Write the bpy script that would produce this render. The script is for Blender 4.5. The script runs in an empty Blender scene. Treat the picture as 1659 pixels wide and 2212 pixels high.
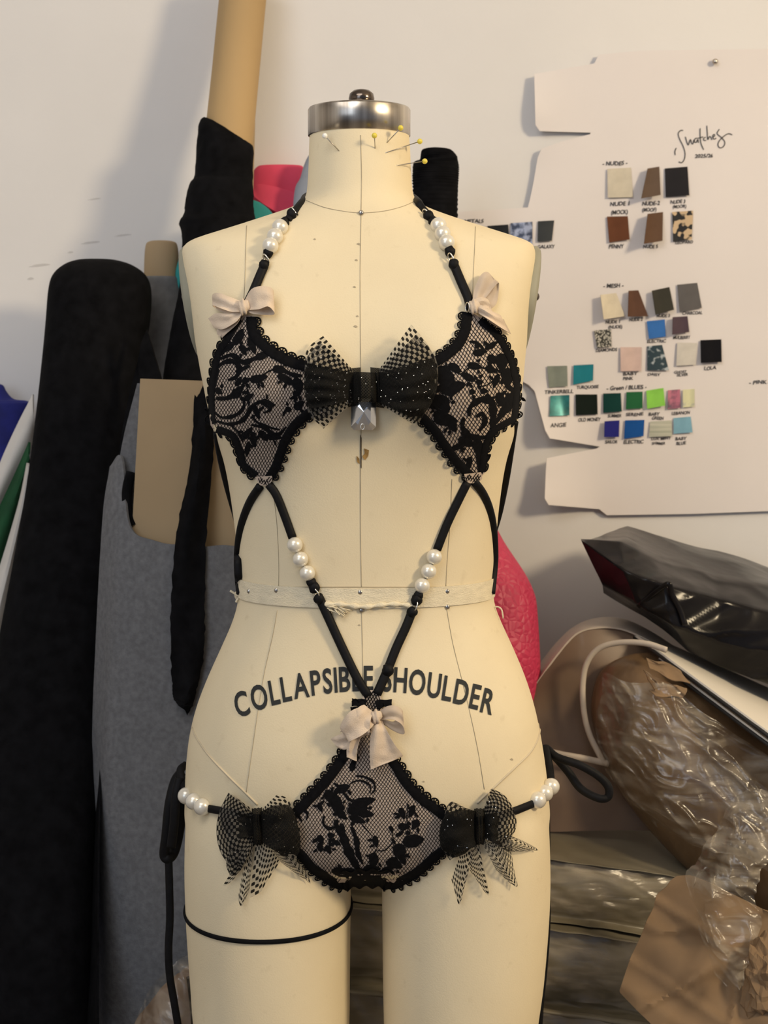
import bpy, bmesh, math, random
from mathutils import Vector, Matrix, noise
from mathutils.bvhtree import BVHTree
from mathutils.geometry import delaunay_2d_cdt
random.seed(7)
sc = bpy.context.scene
COL = sc.collection

# ------------------------------------------------------------------ camera
F = 3300.0                                   # focal length in pixels of the 1659x2212 frame
PITCH = math.atan((1106 - 800) / F)
CAM = Vector((0.0, -1.5, 1.29))
cd = bpy.data.cameras.new('camera')
cd.sensor_fit = 'AUTO'; cd.sensor_width = 36.0; cd.lens = 36.0 * F / 2212.0
cd.clip_start = 0.05
cd.dof.use_dof = True; cd.dof.focus_distance = 1.43; cd.dof.aperture_fstop = 11.0
cam = bpy.data.objects.new('camera', cd); COL.objects.link(cam)
cam.location = CAM; cam.rotation_euler = (math.pi / 2 - PITCH, 0, 0)
sc.camera = cam

# ------------------------------------------------------------------ world, lights, exposure
w = bpy.data.worlds.new('world'); sc.world = w; w.use_nodes = True
bg = w.node_tree.nodes['Background']
bg.inputs[0].default_value = (0.72, 0.80, 1.0, 1); bg.inputs[1].default_value = 0.28

def area_light(name, loc, target, size, power, col, shape='DISK', size_y=None):
    ld = bpy.data.lights.new(name, 'AREA'); ld.shape = shape; ld.size = size
    if size_y: ld.size_y = size_y
    ld.energy = power; ld.color = col
    o = bpy.data.objects.new(name, ld); COL.objects.link(o)
    o.location = loc
    o.rotation_euler = (Vector(target) - Vector(loc)).to_track_quat('-Z', 'Y').to_euler()
    return o
area_light('warm_room_lamp', (2.1, -1.6, 2.35), (0, 0, 1.15), 0.46, 51, (1.0, 0.80, 0.52))
area_light('ceiling_light', (-0.5, -1.1, 2.62), (-0.15, 0.1, 1.0), 1.3, 18, (1.0, 0.94, 0.87))
area_light('window_daylight', (-1.2, -2.5, 1.9), (0, 0.2, 1.2), 1.1, 13, (0.74, 0.85, 1.0), 'RECTANGLE', 1.3)

sc.view_settings.view_transform = 'Standard'
sc.view_settings.look = 'None'
sc.view_settings.gamma = 1.0
sc.view_settings.use_curve_mapping = False
sc.view_settings.exposure = -0.05

# ------------------------------------------------------------------ helpers: pixels to space
FW = Vector((0, math.cos(PITCH), -math.sin(PITCH)))
UP = Vector((0, math.sin(PITCH), math.cos(PITCH)))
def ray(px, py):
    return (FW + Vector((1, 0, 0)) * ((px - 829.5) / F) + UP * ((1106 - py) / F)).normalized()
def P(px, py, Y=0.0):
    d = ray(px, py); return CAM + d * ((Y - CAM.y) / d.y)

# ------------------------------------------------------------------ helpers: objects
ORG = {}
def link(o, parent=None, world_origin=Vector((0, 0, 0))):
    COL.objects.link(o)
    if parent is not None:
        o.parent = parent; o.location = world_origin - ORG[parent.name]
    else:
        o.location = world_origin
    ORG[o.name] = Vector(world_origin)
    return o
def tag(o, label=None, cat=None, group=None, kind=None):
    if label: o['label'] = label
    if cat: o['category'] = cat
    if group: o['group'] = group
    if kind: o['kind'] = kind
    return o
def thing(name, loc, label, cat, group=None):
    o = bpy.data.objects.new(name, None); o.empty_display_size = 0.02
    link(o, None, Vector(loc)); return tag(o, label, cat, group)
def mesh_obj(name, verts, faces, mat, parent=None, smooth=True, uvs=None, thick=0.0, base=False):
    vs = [Vector(v) for v in verts]
    lo = Vector((min(v.x for v in vs), min(v.y for v in vs), min(v.z for v in vs)))
    hi = Vector((max(v.x for v in vs), max(v.y for v in vs), max(v.z for v in vs)))
    c = (lo + hi) / 2
    if parent is None: c.z = lo.z
    me = bpy.data.meshes.new(name)
    me.from_pydata([v - c for v in vs], [], faces)
    if uvs:
        ul = me.uv_layers.new(name='UVMap')
        for l in me.loops: ul.data[l.index].uv = uvs[l.vertex_index]
    if smooth: me.polygons.foreach_set('use_smooth', [True] * len(me.polygons))
    me.materials.append(mat); me.update()
    o = bpy.data.objects.new(name, me); link(o, parent, c)
    if thick:
        m = o.modifiers.new('thickness', 'SOLIDIFY'); m.thickness = thick; m.offset = 0
        e = o.modifiers.new('edges', 'EDGE_SPLIT'); e.split_angle = math.radians(50)
    return o
def struct(o):
    o['kind'] = 'structure'; return o

def cr(p0, p1, p2, p3, t):
    return 0.5 * ((2 * p1) + (p2 - p0) * t + (2 * p0 - 5 * p1 + 4 * p2 - p3) * t * t + (3 * p1 - p0 - 3 * p2 + p3) * t ** 3)
def spline(pts, n, closed=False):
    m = len(pts); out = []
    if m == 1: return [pts[0]] * n
    for i in range(n):
        t = i / n * m if closed else i / (n - 1) * (m - 1)
        k = int(t); 
        if not closed and k >= m - 1: k = m - 2
        f = t - k
        g = (lambda j: pts[j % m]) if closed else (lambda j: pts[max(0, min(m - 1, j))])
        if not closed:
            a = g(k - 1) if k > 0 else 2 * pts[0] - pts[1]
            d = g(k + 2) if k + 2 < m else 2 * pts[-1] - pts[-2]
            out.append(cr(a, g(k), g(k + 1), d, f))
        else:
            out.append(cr(g(k - 1), g(k), g(k + 1), g(k + 2), f))
    return out
def V2(pts): return [Vector((a, b)) for a, b in pts]
def resample(pts, step, closed=False):
    ps = [Vector(p) for p in pts]
    if closed: ps = ps + [ps[0]]
    L = [0]
    for a, b in zip(ps, ps[1:]): L.append(L[-1] + (b - a).length)
    n = max(2, int(round(L[-1] / step)) + 1); out = []; k = 0
    for i in range(n):
        s = L[-1] * i / (n - 1)
        while k < len(L) - 2 and L[k + 1] < s: k += 1
        f = (s - L[k]) / max(1e-9, L[k + 1] - L[k]); out.append(ps[k].lerp(ps[k + 1], f))
    return out[:-1] if closed else out

def tube_data(path, rad, n=10, flat=1.0, fdir=Vector((0, -1, 0)), closed=False):
    """tube round a path of points; flat < 1 squashes it along fdir"""
    vs, fs = [], []; m = len(path)
    for i, p in enumerate(path):
        a = path[(i - 1) % m] if (closed or i > 0) else path[0]
        b = path[(i + 1) % m] if (closed or i < m - 1) else path[-1]
        t = (b - a)
        t = t.normalized() if t.length > 1e-9 else Vector((0, 0, 1))
        s = t.cross(fdir)
        if s.length < 1e-3: s = t.cross(Vector((1, 0, 0)))
        s.normalize(); q = s.cross(t).normalized()
        r = rad[i] if isinstance(rad, (list, tuple)) else rad
        for k in range(n):
            an = 2 * math.pi * k / n
            vs.append(p + s * (math.cos(an) * r) + q * (math.sin(an) * r * flat))
    for i in range(m if closed else m - 1):
        j = (i + 1) % m
        for k in range(n):
            l = (k + 1) % n
            fs.append((i * n + k, i * n + l, j * n + l, j * n + k))
    if not closed:
        fs.append(tuple(range(n))[::-1]); fs.append(tuple((m - 1) * n + k for k in range(n)))
    return vs, fs
def merge(*parts):
    V, Fc = [], []
    for vs, fs in parts:
        o = len(V); V += list(vs); Fc += [tuple(i + o for i in f) for f in fs]
    return V, Fc
def sphere_data(c, r, nu=20, nv=12, sc3=(1, 1, 1)):
    vs = [c + Vector((0, 0, r * sc3[2]))]; fs = []
    for j in range(1, nv):
        th = math.pi * j / nv
        for k in range(nu):
            ph = 2 * math.pi * k / nu
            vs.append(c + Vector((r * sc3[0] * math.sin(th) * math.cos(ph), r * sc3[1] * math.sin(th) * math.sin(ph), r * sc3[2] * math.cos(th))))
    vs.append(c - Vector((0, 0, r * sc3[2]))); e = len(vs) - 1
    for k in range(nu):
        fs.append((0, 1 + k, 1 + (k + 1) % nu)); fs.append((e, e - nu + (k + 1) % nu, e - nu + k))
        for j in range(nv - 2):
            a = 1 + j * nu
            fs.append((a + k, a + nu + k, a + nu + (k + 1) % nu, a + (k + 1) % nu))
    return vs, fs
def box_data(lo, hi):
    x0, y0, z0 = lo; x1, y1, z1 = hi
    v = [(x0, y0, z0), (x1, y0, z0), (x1, y1, z0), (x0, y1, z0), (x0, y0, z1), (x1, y0, z1), (x1, y1, z1), (x0, y1, z1)]
    f = [(3, 2, 1, 0), (4, 5, 6, 7), (0, 1, 5, 4), (1, 2, 6, 5), (2, 3, 7, 6), (3, 0, 4, 7)]
    return [Vector(a) for a in v], f
def lathe_data(c, prof, n=48, ex=1.0, ey=1.0):
    """prof: (radius, z) pairs around the vertical through c"""
    vs, fs = [], []
    for r, z in prof:
        for k in range(n):
            a = 2 * math.pi * k / n
            vs.append(Vector((c.x + r * ex * math.cos(a), c.y + r * ey * math.sin(a), z)))
    for i in range(len(prof) - 1):
        for k in range(n):
            l = (k + 1) % n
            fs.append((i * n + k, i * n + l, (i + 1) * n + l, (i + 1) * n + k))
    fs.append(tuple(range(n))[::-1]); fs.append(tuple((len(prof) - 1) * n + k for k in range(n)))
    return vs, fs
def grid_data(rows, nu, nv, disp=None, linear=False):
    """rows of control points -> fine surface; uv in metres"""
    def lin(pts, n):
        out = []
        for i in range(n):
            t = i / (n - 1) * (len(pts) - 1); k = min(int(t), len(pts) - 2); out.append(pts[k].lerp(pts[k + 1], t - k))
        return out
    sp = lin if linear else spline
    R = [sp([Vector(p) for p in r], nu) for r in rows]
    cols = [sp([r[i] for r in R], nv) for i in range(nu)]
    ul = [0.0]; vl = [0.0]; mr = nv // 2; mc = nu // 2
    for i in range(1, nu): ul.append(ul[-1] + (cols[i][mr] - cols[i - 1][mr]).length)
    for j in range(1, nv): vl.append(vl[-1] + (cols[mc][j] - cols[mc][j - 1]).length)
    vs, uv, fs = [], [], []
    for j in range(nv):
        for i in range(nu):
            p = cols[i][j]
            if disp: p = p + disp(i / (nu - 1), j / (nv - 1), p)
            vs.append(p); uv.append((ul[i], vl[j]))
    for j in range(nv - 1):
        for i in range(nu - 1):
            a = j * nu + i; fs.append((a, a + 1, a + nu + 1, a + nu))
    return vs, fs, uv
def grid_obj(name, rows, nu, nv, mat, parent=None, disp=None, linear=False, thick=0.0, smooth=True):
    vs, fs, uv = grid_data(rows, nu, nv, disp, linear)
    return mesh_obj(name, vs, fs, mat, parent, smooth, uv, thick)
def loft_data(st, n=40, m=60, wob=None):
    """stations (py, xl, xr, Y, depth ratio): upright roll of that outline"""
    S = spline([Vector((*s[:4], )) for s in st], m); rt = spline([Vector((s[4], 0)) for s in st], m)
    vs, fs = [], []
    for i, s in enumerate(S):
        a, b = P(s[1], s[0], s[3]), P(s[2], s[0], s[3]); c = (a + b) / 2; hw = (b - a).length / 2
        for k in range(n):
            an = 2 * math.pi * k / n; g = 1.0
            q = Vector((math.cos(an) * hw, math.sin(an) * hw * rt[i].x, 0))
            if wob: g = 1.0 + wob(i / (m - 1), an, c)
            vs.append(c + q * g)
    for i in range(m - 1):
        for k in range(n):
            l = (k + 1) % n; fs.append((i * n + k, i * n + l, (i + 1) * n + l, (i + 1) * n + k))
    fs.append(tuple(range(n))[::-1]); fs.append(tuple((m - 1) * n + k for k in range(n)))
    return vs, fs
def poly_fill(outline, step=9.0):
    """triangulated polygon in pixel space with interior points"""
    ps = [Vector(p) for p in outline]; n = len(ps)
    x0 = min(p.x for p in ps); x1 = max(p.x for p in ps); y0 = min(p.y for p in ps); y1 = max(p.y for p in ps)
    pts = list(ps); y = y0 + step / 2; odd = 0
    while y < y1:
        x = x0 + step / 2 + (step / 2 if odd else 0)
        while x < x1:
            q = Vector((x, y))
            if inside(q, ps) and edge_dist(q, ps) > step * 0.45: pts.append(q)
            x += step
        y += step * 0.87; odd ^= 1
    r = delaunay_2d_cdt(pts, [], [list(range(n))], 1, 1e-4)
    return [Vector(v) for v in r[0]], [tuple(f) for f in r[2]]
def inside(q, ps):
    c = False; j = len(ps) - 1
    for i in range(len(ps)):
        a, b = ps[i], ps[j]
        if (a.y > q.y) != (b.y > q.y) and q.x < (b.x - a.x) * (q.y - a.y) / (b.y - a.y) + a.x: c = not c
        j = i
    return c
def edge_dist(q, ps):
    best = 1e9; j = len(ps) - 1
    for i in range(len(ps)):
        a, b = ps[j], ps[i]; d = b - a; t = max(0, min(1, (q - a).dot(d) / max(1e-9, d.length_squared)))
        best = min(best, (q - a - d * t).length); j = i
    return best

# ------------------------------------------------------------------ materials
def node_mat(name):
    m = bpy.data.materials.new(name); m.use_nodes = True
    nt = m.node_tree; return m, nt, nt.nodes['Principled BSDF'], nt.nodes, nt.links
def mat(name, col, rough=0.7, metal=0.0, var=0.08, vscale=30.0, bump=0.0, bscale=200.0, col2=None, coat=0.0, sheen=0.0, spec=0.5, stretch=None, detail=4.0, thr=None, bdist=0.002):
    m, nt, b, N, L = node_mat(name)
    b.inputs['Roughness'].default_value = rough; b.inputs['Metallic'].default_value = metal
    b.inputs['Coat Weight'].default_value = coat; b.inputs['Coat Roughness'].default_value = 0.12
    b.inputs['Sheen Weight'].default_value = sheen; b.inputs['Specular IOR Level'].default_value = spec
    tc = N.new('ShaderNodeTexCoord'); mp = N.new('ShaderNodeMapping')
    L.new(tc.outputs['Object'], mp.inputs['Vector'])
    if stretch: mp.inputs['Scale'].default_value = stretch
    nz = N.new('ShaderNodeTexNoise'); nz.inputs['Scale'].default_value = vscale; nz.inputs['Detail'].default_value = detail
    L.new(mp.outputs['Vector'], nz.inputs['Vector'])
    cr_ = N.new('ShaderNodeValToRGB'); e = cr_.color_ramp.elements
    c2 = col2 if col2 else tuple(max(0, c * (1 - var * 2)) for c in col)
    c1 = col if col2 else tuple(min(1, c * (1 + var)) for c in col)
    lo, hi = thr if thr else (0.3, 0.7)
    e[0].position = lo; e[1].position = hi
    e[0].color = (*c2, 1); e[1].color = (*c1, 1)
    L.new(nz.outputs['Fac'], cr_.inputs['Fac']); L.new(cr_.outputs['Color'], b.inputs['Base Color'])
    if bump:
        nb = N.new('ShaderNodeTexNoise'); nb.inputs['Scale'].default_value = bscale; nb.inputs['Detail'].default_value = 3
        L.new(mp.outputs['Vector'], nb.inputs['Vector'])
        bp = N.new('ShaderNodeBump'); bp.inputs['Strength'].default_value = bump; bp.inputs['Distance'].default_value = bdist
        L.new(nb.outputs['Fac'], bp.inputs['Height']); L.new(bp.outputs['Normal'], b.inputs['Normal'])
    return m
def cloth_canvas():
    m, nt, b, N, L = node_mat('cream_canvas')
    tc = N.new('ShaderNodeTexCoord')
    n1 = N.new('ShaderNodeTexNoise'); n1.inputs['Scale'].default_value = 9; n1.inputs['Detail'].default_value = 6
    n2 = N.new('ShaderNodeTexNoise'); n2.inputs['Scale'].default_value = 70; n2.inputs['Detail'].default_value = 5
    for n in (n1, n2): L.new(tc.outputs['Object'], n.inputs['Vector'])
    r1 = N.new('ShaderNodeValToRGB'); r1.color_ramp.elements[0].position = .25; r1.color_ramp.elements[1].position = .75
    r1.color_ramp.elements[0].color = (.73, .62, .42, 1); r1.color_ramp.elements[1].color = (.80, .695, .485, 1)
    r2 = N.new('ShaderNodeValToRGB'); r2.color_ramp.elements[0].position = .20; r2.color_ramp.elements[1].position = .36
    r2.color_ramp.elements[0].color = (.90, .885, .865, 1); r2.color_ramp.elements[1].color = (1, 1, 1, 1)
    mx = N.new('ShaderNodeMixRGB'); mx.blend_type = 'MULTIPLY'; mx.inputs[0].default_value = 1
    L.new(n1.outputs['Fac'], r1.inputs['Fac']); L.new(n2.outputs['Fac'], r2.inputs['Fac'])
    L.new(r1.outputs['Color'], mx.inputs[1]); L.new(r2.outputs['Color'], mx.inputs[2]); L.new(mx.outputs[0], b.inputs['Base Color'])
    b.inputs['Roughness'].default_value = .85; b.inputs['Specular IOR Level'].default_value = .2
    n3 = N.new('ShaderNodeTexNoise'); n3.inputs['Scale'].default_value = 700; n3.inputs['Detail'].default_value = 2; L.new(tc.outputs['Object'], n3.inputs['Vector'])
    bp = N.new('ShaderNodeBump'); bp.inputs['Strength'].default_value = .25; bp.inputs['Distance'].default_value = .0006
    L.new(n3.outputs['Fac'], bp.inputs['Height']); L.new(bp.outputs['Normal'], b.inputs['Normal'])
    return m
def tulle(name, freq, base_alpha, dot_alpha, thr, base_col, dot_col=(.008, .008, .008)):
    """dotted net: opaque dots on a sheer ground, laid out in the cloth's own UVs (metres)"""
    m = bpy.data.materials.new(name); m.use_nodes = True; nt = m.node_tree; N, L = nt.nodes, nt.links
    N.clear(); out = N.new('ShaderNodeOutputMaterial')
    uv = N.new('ShaderNodeUVMap'); mp = N.new('ShaderNodeMapping'); mp.inputs['Rotation'].default_value = (0, 0, .78)
    L.new(uv.outputs['UV'], mp.inputs['Vector'])
    sx = N.new('ShaderNodeSeparateXYZ'); L.new(mp.outputs['Vector'], sx.inputs[0])
    s = []
    for k in (0, 1):
        mu = N.new('ShaderNodeMath'); mu.operation = 'MULTIPLY'; mu.inputs[1].default_value = freq * 2 * math.pi; L.new(sx.outputs[k], mu.inputs[0])
        si = N.new('ShaderNodeMath'); si.operation = 'SINE'; L.new(mu.outputs[0], si.inputs[0]); s.append(si)
    a = N.new('ShaderNodeMath'); a.operation = 'ADD'; L.new(s[0].outputs[0], a.inputs[0]); L.new(s[1].outputs[0], a.inputs[1])
    g = N.new('ShaderNodeMath'); g.operation = 'GREATER_THAN'; g.inputs[1].default_value = thr; L.new(a.outputs[0], g.inputs[0])
    mc = N.new('ShaderNodeMixRGB'); L.new(g.outputs[0], mc.inputs[0]); mc.inputs[1].default_value = (*base_col, 1); mc.inputs[2].default_value = (*dot_col, 1)
    ma = N.new('ShaderNodeMath'); ma.operation = 'MULTIPLY_ADD'; L.new(g.outputs[0], ma.inputs[0]); ma.inputs[1].default_value = dot_alpha - base_alpha; ma.inputs[2].default_value = base_alpha
    b = N.new('ShaderNodeBsdfPrincipled'); b.inputs['Roughness'].default_value = .9; b.inputs['Specular IOR Level'].default_value = .05
    L.new(mc.outputs[0], b.inputs['Base Color'])
    tr = N.new('ShaderNodeBsdfTransparent'); mx = N.new('ShaderNodeMixShader')
    L.new(ma.outputs[0], mx.inputs[0]); L.new(tr.outputs[0], mx.inputs[1]); L.new(b.outputs[0], mx.inputs[2]); L.new(mx.outputs[0], out.inputs[0])
    return m
def sheer(name, col, alpha, rough=.6, tint=(1, 1, 1), bump=0, bscale=60, var=0.1):
    m = mat(name, col, rough, var=var, bump=bump, bscale=bscale, spec=.4); nt = m.node_tree; N, L = nt.nodes, nt.links
    b = N['Principled BSDF']; out = N['Material Output']
    tr = N.new('ShaderNodeBsdfTransparent'); tr.inputs[0].default_value = (*tint, 1); mx = N.new('ShaderNodeMixShader'); mx.inputs[0].default_value = alpha
    L.new(tr.outputs[0], mx.inputs[1]); L.new(b.outputs[0], mx.inputs[2]); L.new(mx.outputs[0], out.inputs[0])
    return m
def film(name, tint=(.96, .95, .93), streak=0.5, rot=.7):
    """clear plastic film: see-through with gloss and milky creases"""
    m = bpy.data.materials.new(name); m.use_nodes = True; nt = m.node_tree; N, L = nt.nodes, nt.links
    N.clear(); out = N.new('ShaderNodeOutputMaterial')
    tc = N.new('ShaderNodeTexCoord'); mp = N.new('ShaderNodeMapping'); mp.inputs['Rotation'].default_value = (0, rot, 0); mp.inputs['Scale'].default_value = (.7, 1, 4)
    L.new(tc.outputs['Object'], mp.inputs['Vector'])
    nz = N.new('ShaderNodeTexNoise'); nz.inputs['Scale'].default_value = 16; nz.inputs['Detail'].default_value = 8; nz.inputs['Distortion'].default_value = .8
    L.new(mp.outputs['Vector'], nz.inputs['Vector'])
    bp = N.new('ShaderNodeBump'); bp.inputs['Strength'].default_value = .5; bp.inputs['Distance'].default_value = .006; L.new(nz.outputs['Fac'], bp.inputs['Height'])
    tr = N.new('ShaderNodeBsdfTransparent'); tr.inputs[0].default_value = (*tint, 1)
    gl = N.new('ShaderNodeBsdfGlossy'); gl.inputs['Roughness'].default_value = .2; L.new(bp.outputs['Normal'], gl.inputs['Normal'])
    df = N.new('ShaderNodeBsdfDiffuse'); df.inputs[0].default_value = (.50, .44, .35, 1); L.new(bp.outputs['Normal'], df.inputs['Normal'])
    m1 = N.new('ShaderNodeMixShader'); m1.inputs[0].default_value = .07; L.new(tr.outputs[0], m1.inputs[1]); L.new(gl.outputs[0], m1.inputs[2])
    rp = N.new('ShaderNodeValToRGB'); rp.color_ramp.elements[0].position = .42; rp.color_ramp.elements[1].position = .75
    rp.color_ramp.elements[0].color = (.03, .03, .03, 1); rp.color_ramp.elements[1].color = (streak, streak, streak, 1); L.new(nz.outputs['Fac'], rp.inputs['Fac'])
    m2 = N.new('ShaderNodeMixShader'); L.new(rp.outputs[0], m2.inputs[0]); L.new(m1.outputs[0], m2.inputs[1]); L.new(df.outputs[0], m2.inputs[2]); L.new(m2.outputs[0], out.inputs[0])
    return m
def spots(name, base, spot, scale, thr):
    m, nt, b, N, L = node_mat(name); tc = N.new('ShaderNodeTexCoord'); v = N.new('ShaderNodeTexVoronoi'); v.inputs['Scale'].default_value = scale
    L.new(tc.outputs['Object'], v.inputs['Vector']); r = N.new('ShaderNodeValToRGB'); r.color_ramp.elements[0].position = thr; r.color_ramp.elements[1].position = thr + .06
    r.color_ramp.elements[0].color = (*spot, 1); r.color_ramp.elements[1].color = (*base, 1)
    L.new(v.outputs['Distance'], r.inputs['Fac']); L.new(r.outputs[0], b.inputs['Base Color']); b.inputs['Roughness'].default_value = .7
    return m
M = {
 'canvas': cloth_canvas(),
 'wall': mat('painted_wall', (.77, .755, .745), .85, var=.03, vscale=3, bump=.10, bscale=90),
 'floor': mat('grey_floor', (.22, .19, .16), .6, var=.15, vscale=6),
 'ceiling': mat('ceiling_paint', (.78, .76, .73), .9, var=.02),
 'paper': mat('white_pattern_paper', (.78, .735, .725), .8, var=.02, vscale=5),
 'ink': mat('black_marker_ink', (.03, .028, .03), .6, var=.1),
 'letter': mat('black_stencil_print', (.018, .02, .02), .75, var=.1),
 'steel': mat('steel_painted_reflections', (.66, .61, .54), .27, 1.0, col2=(.24, .21, .18), vscale=60, stretch=(1, 1, .02), thr=(.36, .62)),  # light and dark upright bands imitate room reflections in the base colour
 'knob': mat('smoky_metal_knob', (.16, .13, .11), .16, 1.0, var=.3, vscale=60),
 'plate': mat('grey_green_plate', (.30, .29, .22), .6, var=.05),
 'thread': mat('seam_thread', (.46, .39, .27), .9, var=.2),
 'pipingc': mat('cream_seam_piping', (.60, .51, .36), .85, var=.05),
 'tape': mat('cotton_twill_tape', (.79, .70, .51), .9, var=.05, vscale=80, bump=.5, bscale=500, stretch=(1, 1, 3)),
 'tack': mat('nickel_tack', (.45, .42, .38), .3, 1.0, var=.1),
 'stain': mat('brown_tear', (.34, .20, .06), .9, var=.3, vscale=200),
 'black': mat('black_jersey', (.006, .006, .007), .85, var=.2, spec=.12),
 'strap': mat('black_satin_strap', (.005, .005, .006), .6, var=.2, vscale=200, spec=.18),
 'lace': mat('black_lace_thread', (.005, .005, .006), .85, var=.2, vscale=300, spec=.1),
 'lining': mat('nude_lining', (.54, .435, .35), .8, var=.05, vscale=60),
 'pearl': mat('ivory_pearl', (.80, .76, .66), .28, 0.35, var=.03, vscale=20, coat=.5, spec=.6),
 'ring': mat('silver_ring', (.80, .78, .72), .18, 1.0, var=.03),
 'chiffon': sheer('nude_chiffon', (.74, .60, .46), .93, .75, bump=.25, bscale=900),
 'chiffon2': sheer('sheer_nude_chiffon', (.66, .54, .43), .72, .75),
 'tulle': tulle('dotted_tulle', 230.0, .34, .97, .25, (.34, .31, .26)),
 'tulle2': tulle('layered_tulle', 230.0, .60, .98, -.1, (.16, .145, .12)),
 'dense': tulle('gathered_tulle', 520.0, .90, 1.0, .3, (.013, .012, .010)),
 'glitter': mat('silver_glitter', (.95, .93, .9), .08, 1.0, var=.02),
 'card': mat('brown_cardboard', (.46, .31, .145), .8, var=.06, vscale=8, stretch=(1, 1, .2)),
 'tan': mat('tan_card_core', (.40, .29, .165), .8, var=.06, vscale=6),
 'grey': mat('grey_woven_fabric', (.145, .148, .158), .92, var=.12, vscale=160, bump=.3, bscale=600),
 'grey2': mat('grey_roll_fabric', (.17, .17, .172), .9, var=.1, vscale=90),
 'black2': mat('black_knit_fabric', (.0055, .0055, .0065), .9, var=.25, vscale=60, bump=.4, bscale=120, spec=.08),
 'pink': mat('hot_pink_fabric', (.80, .075, .155), .85, var=.08, vscale=20),
 'teal': mat('teal_fabric', (.03, .30, .30), .85),
 'slate': mat('slate_blue_fabric', (.33, .36, .42), .85),
 'blue': mat('royal_blue_fabric', (.012, .018, .20), .85, var=.2),
 'white': mat('white_fabric', (.66, .63, .59), .85, var=.03),
 'green': mat('dark_green_fabric', (.006, .07, .022), .85, var=.2),
 'bag': mat('black_plastic', (.010, .009, .010), .2, var=.3, vscale=12, bump=.35, bscale=9, spec=.2, bdist=.012),
 'board': mat('white_board', (.80, .75, .66), .6, var=.03, vscale=5),
 'boardedge': mat('black_board_core', (.012, .012, .012), .6),
 'kraft': mat('kraft_paper', (.235, .152, .083), .85, var=.08, vscale=12, bump=.3, bscale=30),
 'wrap': mat('wrapped_brown_roll', (.20, .125, .066), .42, col2=(.075, .040, .016), vscale=14, bump=.5, bscale=26, coat=.2, stretch=(1.5, 1.5, .5), detail=9, bdist=.006),
 'wrap2': mat('stretch_wrapped_bundle', (.30, .27, .20), .42, col2=(.12, .10, .062), vscale=9, bump=.4, bscale=20, coat=.15, stretch=(.5, .6, 2.4), detail=9, bdist=.005),
 'pvc': mat('hazy_brown_vinyl', (.23, .155, .105), .45, col2=(.14, .09, .058), vscale=8, coat=.1, bump=.2, bscale=10),
 'whitepipe': mat('white_vinyl_piping', (.60, .52, .44), .4, var=.05),
 'film': film('clear_film'),
 'pinW': mat('white_pin_head', (.85, .84, .80), .25, var=.02), 'pinY': mat('yellow_pin_head', (.75, .62, .08), .25, var=.05),
}
def emboss():
    m = mat('pink_embossed_vinyl', (.60, .04, .11), .5, var=.1, vscale=15); nt = m.node_tree; N, L = nt.nodes, nt.links
    tc = N.new('ShaderNodeTexCoord'); v = N.new('ShaderNodeTexVoronoi'); v.feature = 'DISTANCE_TO_EDGE'; v.inputs['Scale'].default_value = 110; L.new(tc.outputs['Object'], v.inputs['Vector'])
    bp = N.new('ShaderNodeBump'); bp.inputs['Strength'].default_value = .7; bp.inputs['Distance'].default_value = .004; L.new(v.outputs['Distance'], bp.inputs['Height'])
    L.new(bp.outputs['Normal'], N['Principled BSDF'].inputs['Normal']); return m
M['pinkv'] = emboss()
def crystal():
    m, nt, b, N, L = node_mat('clear_crystal'); b.inputs['Transmission Weight'].default_value = .25; b.inputs['Base Color'].default_value = (.78, .80, .82, 1)
    b.inputs['Metallic'].default_value = .85; b.inputs['Roughness'].default_value = .09; b.inputs['IOR'].default_value = 1.6
    nz = N.new('ShaderNodeTexNoise'); nz.inputs['Scale'].default_value = 20; r = N.new('ShaderNodeValToRGB')
    r.color_ramp.elements[0].color = (.70, .72, .74, 1); r.color_ramp.elements[1].color = (.85, .86, .86, 1)
    L.new(nz.outputs['Fac'], r.inputs['Fac']); L.new(r.outputs[0], b.inputs['Base Color']); return m
M['crystal'] = crystal()

# ------------------------------------------------------------------ the room
WY = 0.60
def box_obj(name, lo, hi, m, parent=None): 
    v, f = box_data(lo, hi); return mesh_obj(name, v, f, m, parent, smooth=False)
struct(box_obj('floor', (-2.4, -3.0, -.05), (2.4, WY, 0), M['floor']))
struct(box_obj('wall_back', (-2.4, WY, 0), (2.4, WY + .1, 2.7), M['wall']))
struct(box_obj('wall_left', (-2.5, -3.0, 0), (-2.4, WY, 2.7), M['wall']))
struct(box_obj('wall_right', (2.4, -3.0, 0), (2.5, WY, 2.7), M['wall']))
struct(box_obj('ceiling', (-2.4, -3.0, 2.7), (2.4, WY, 2.75), M['ceiling']))

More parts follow.
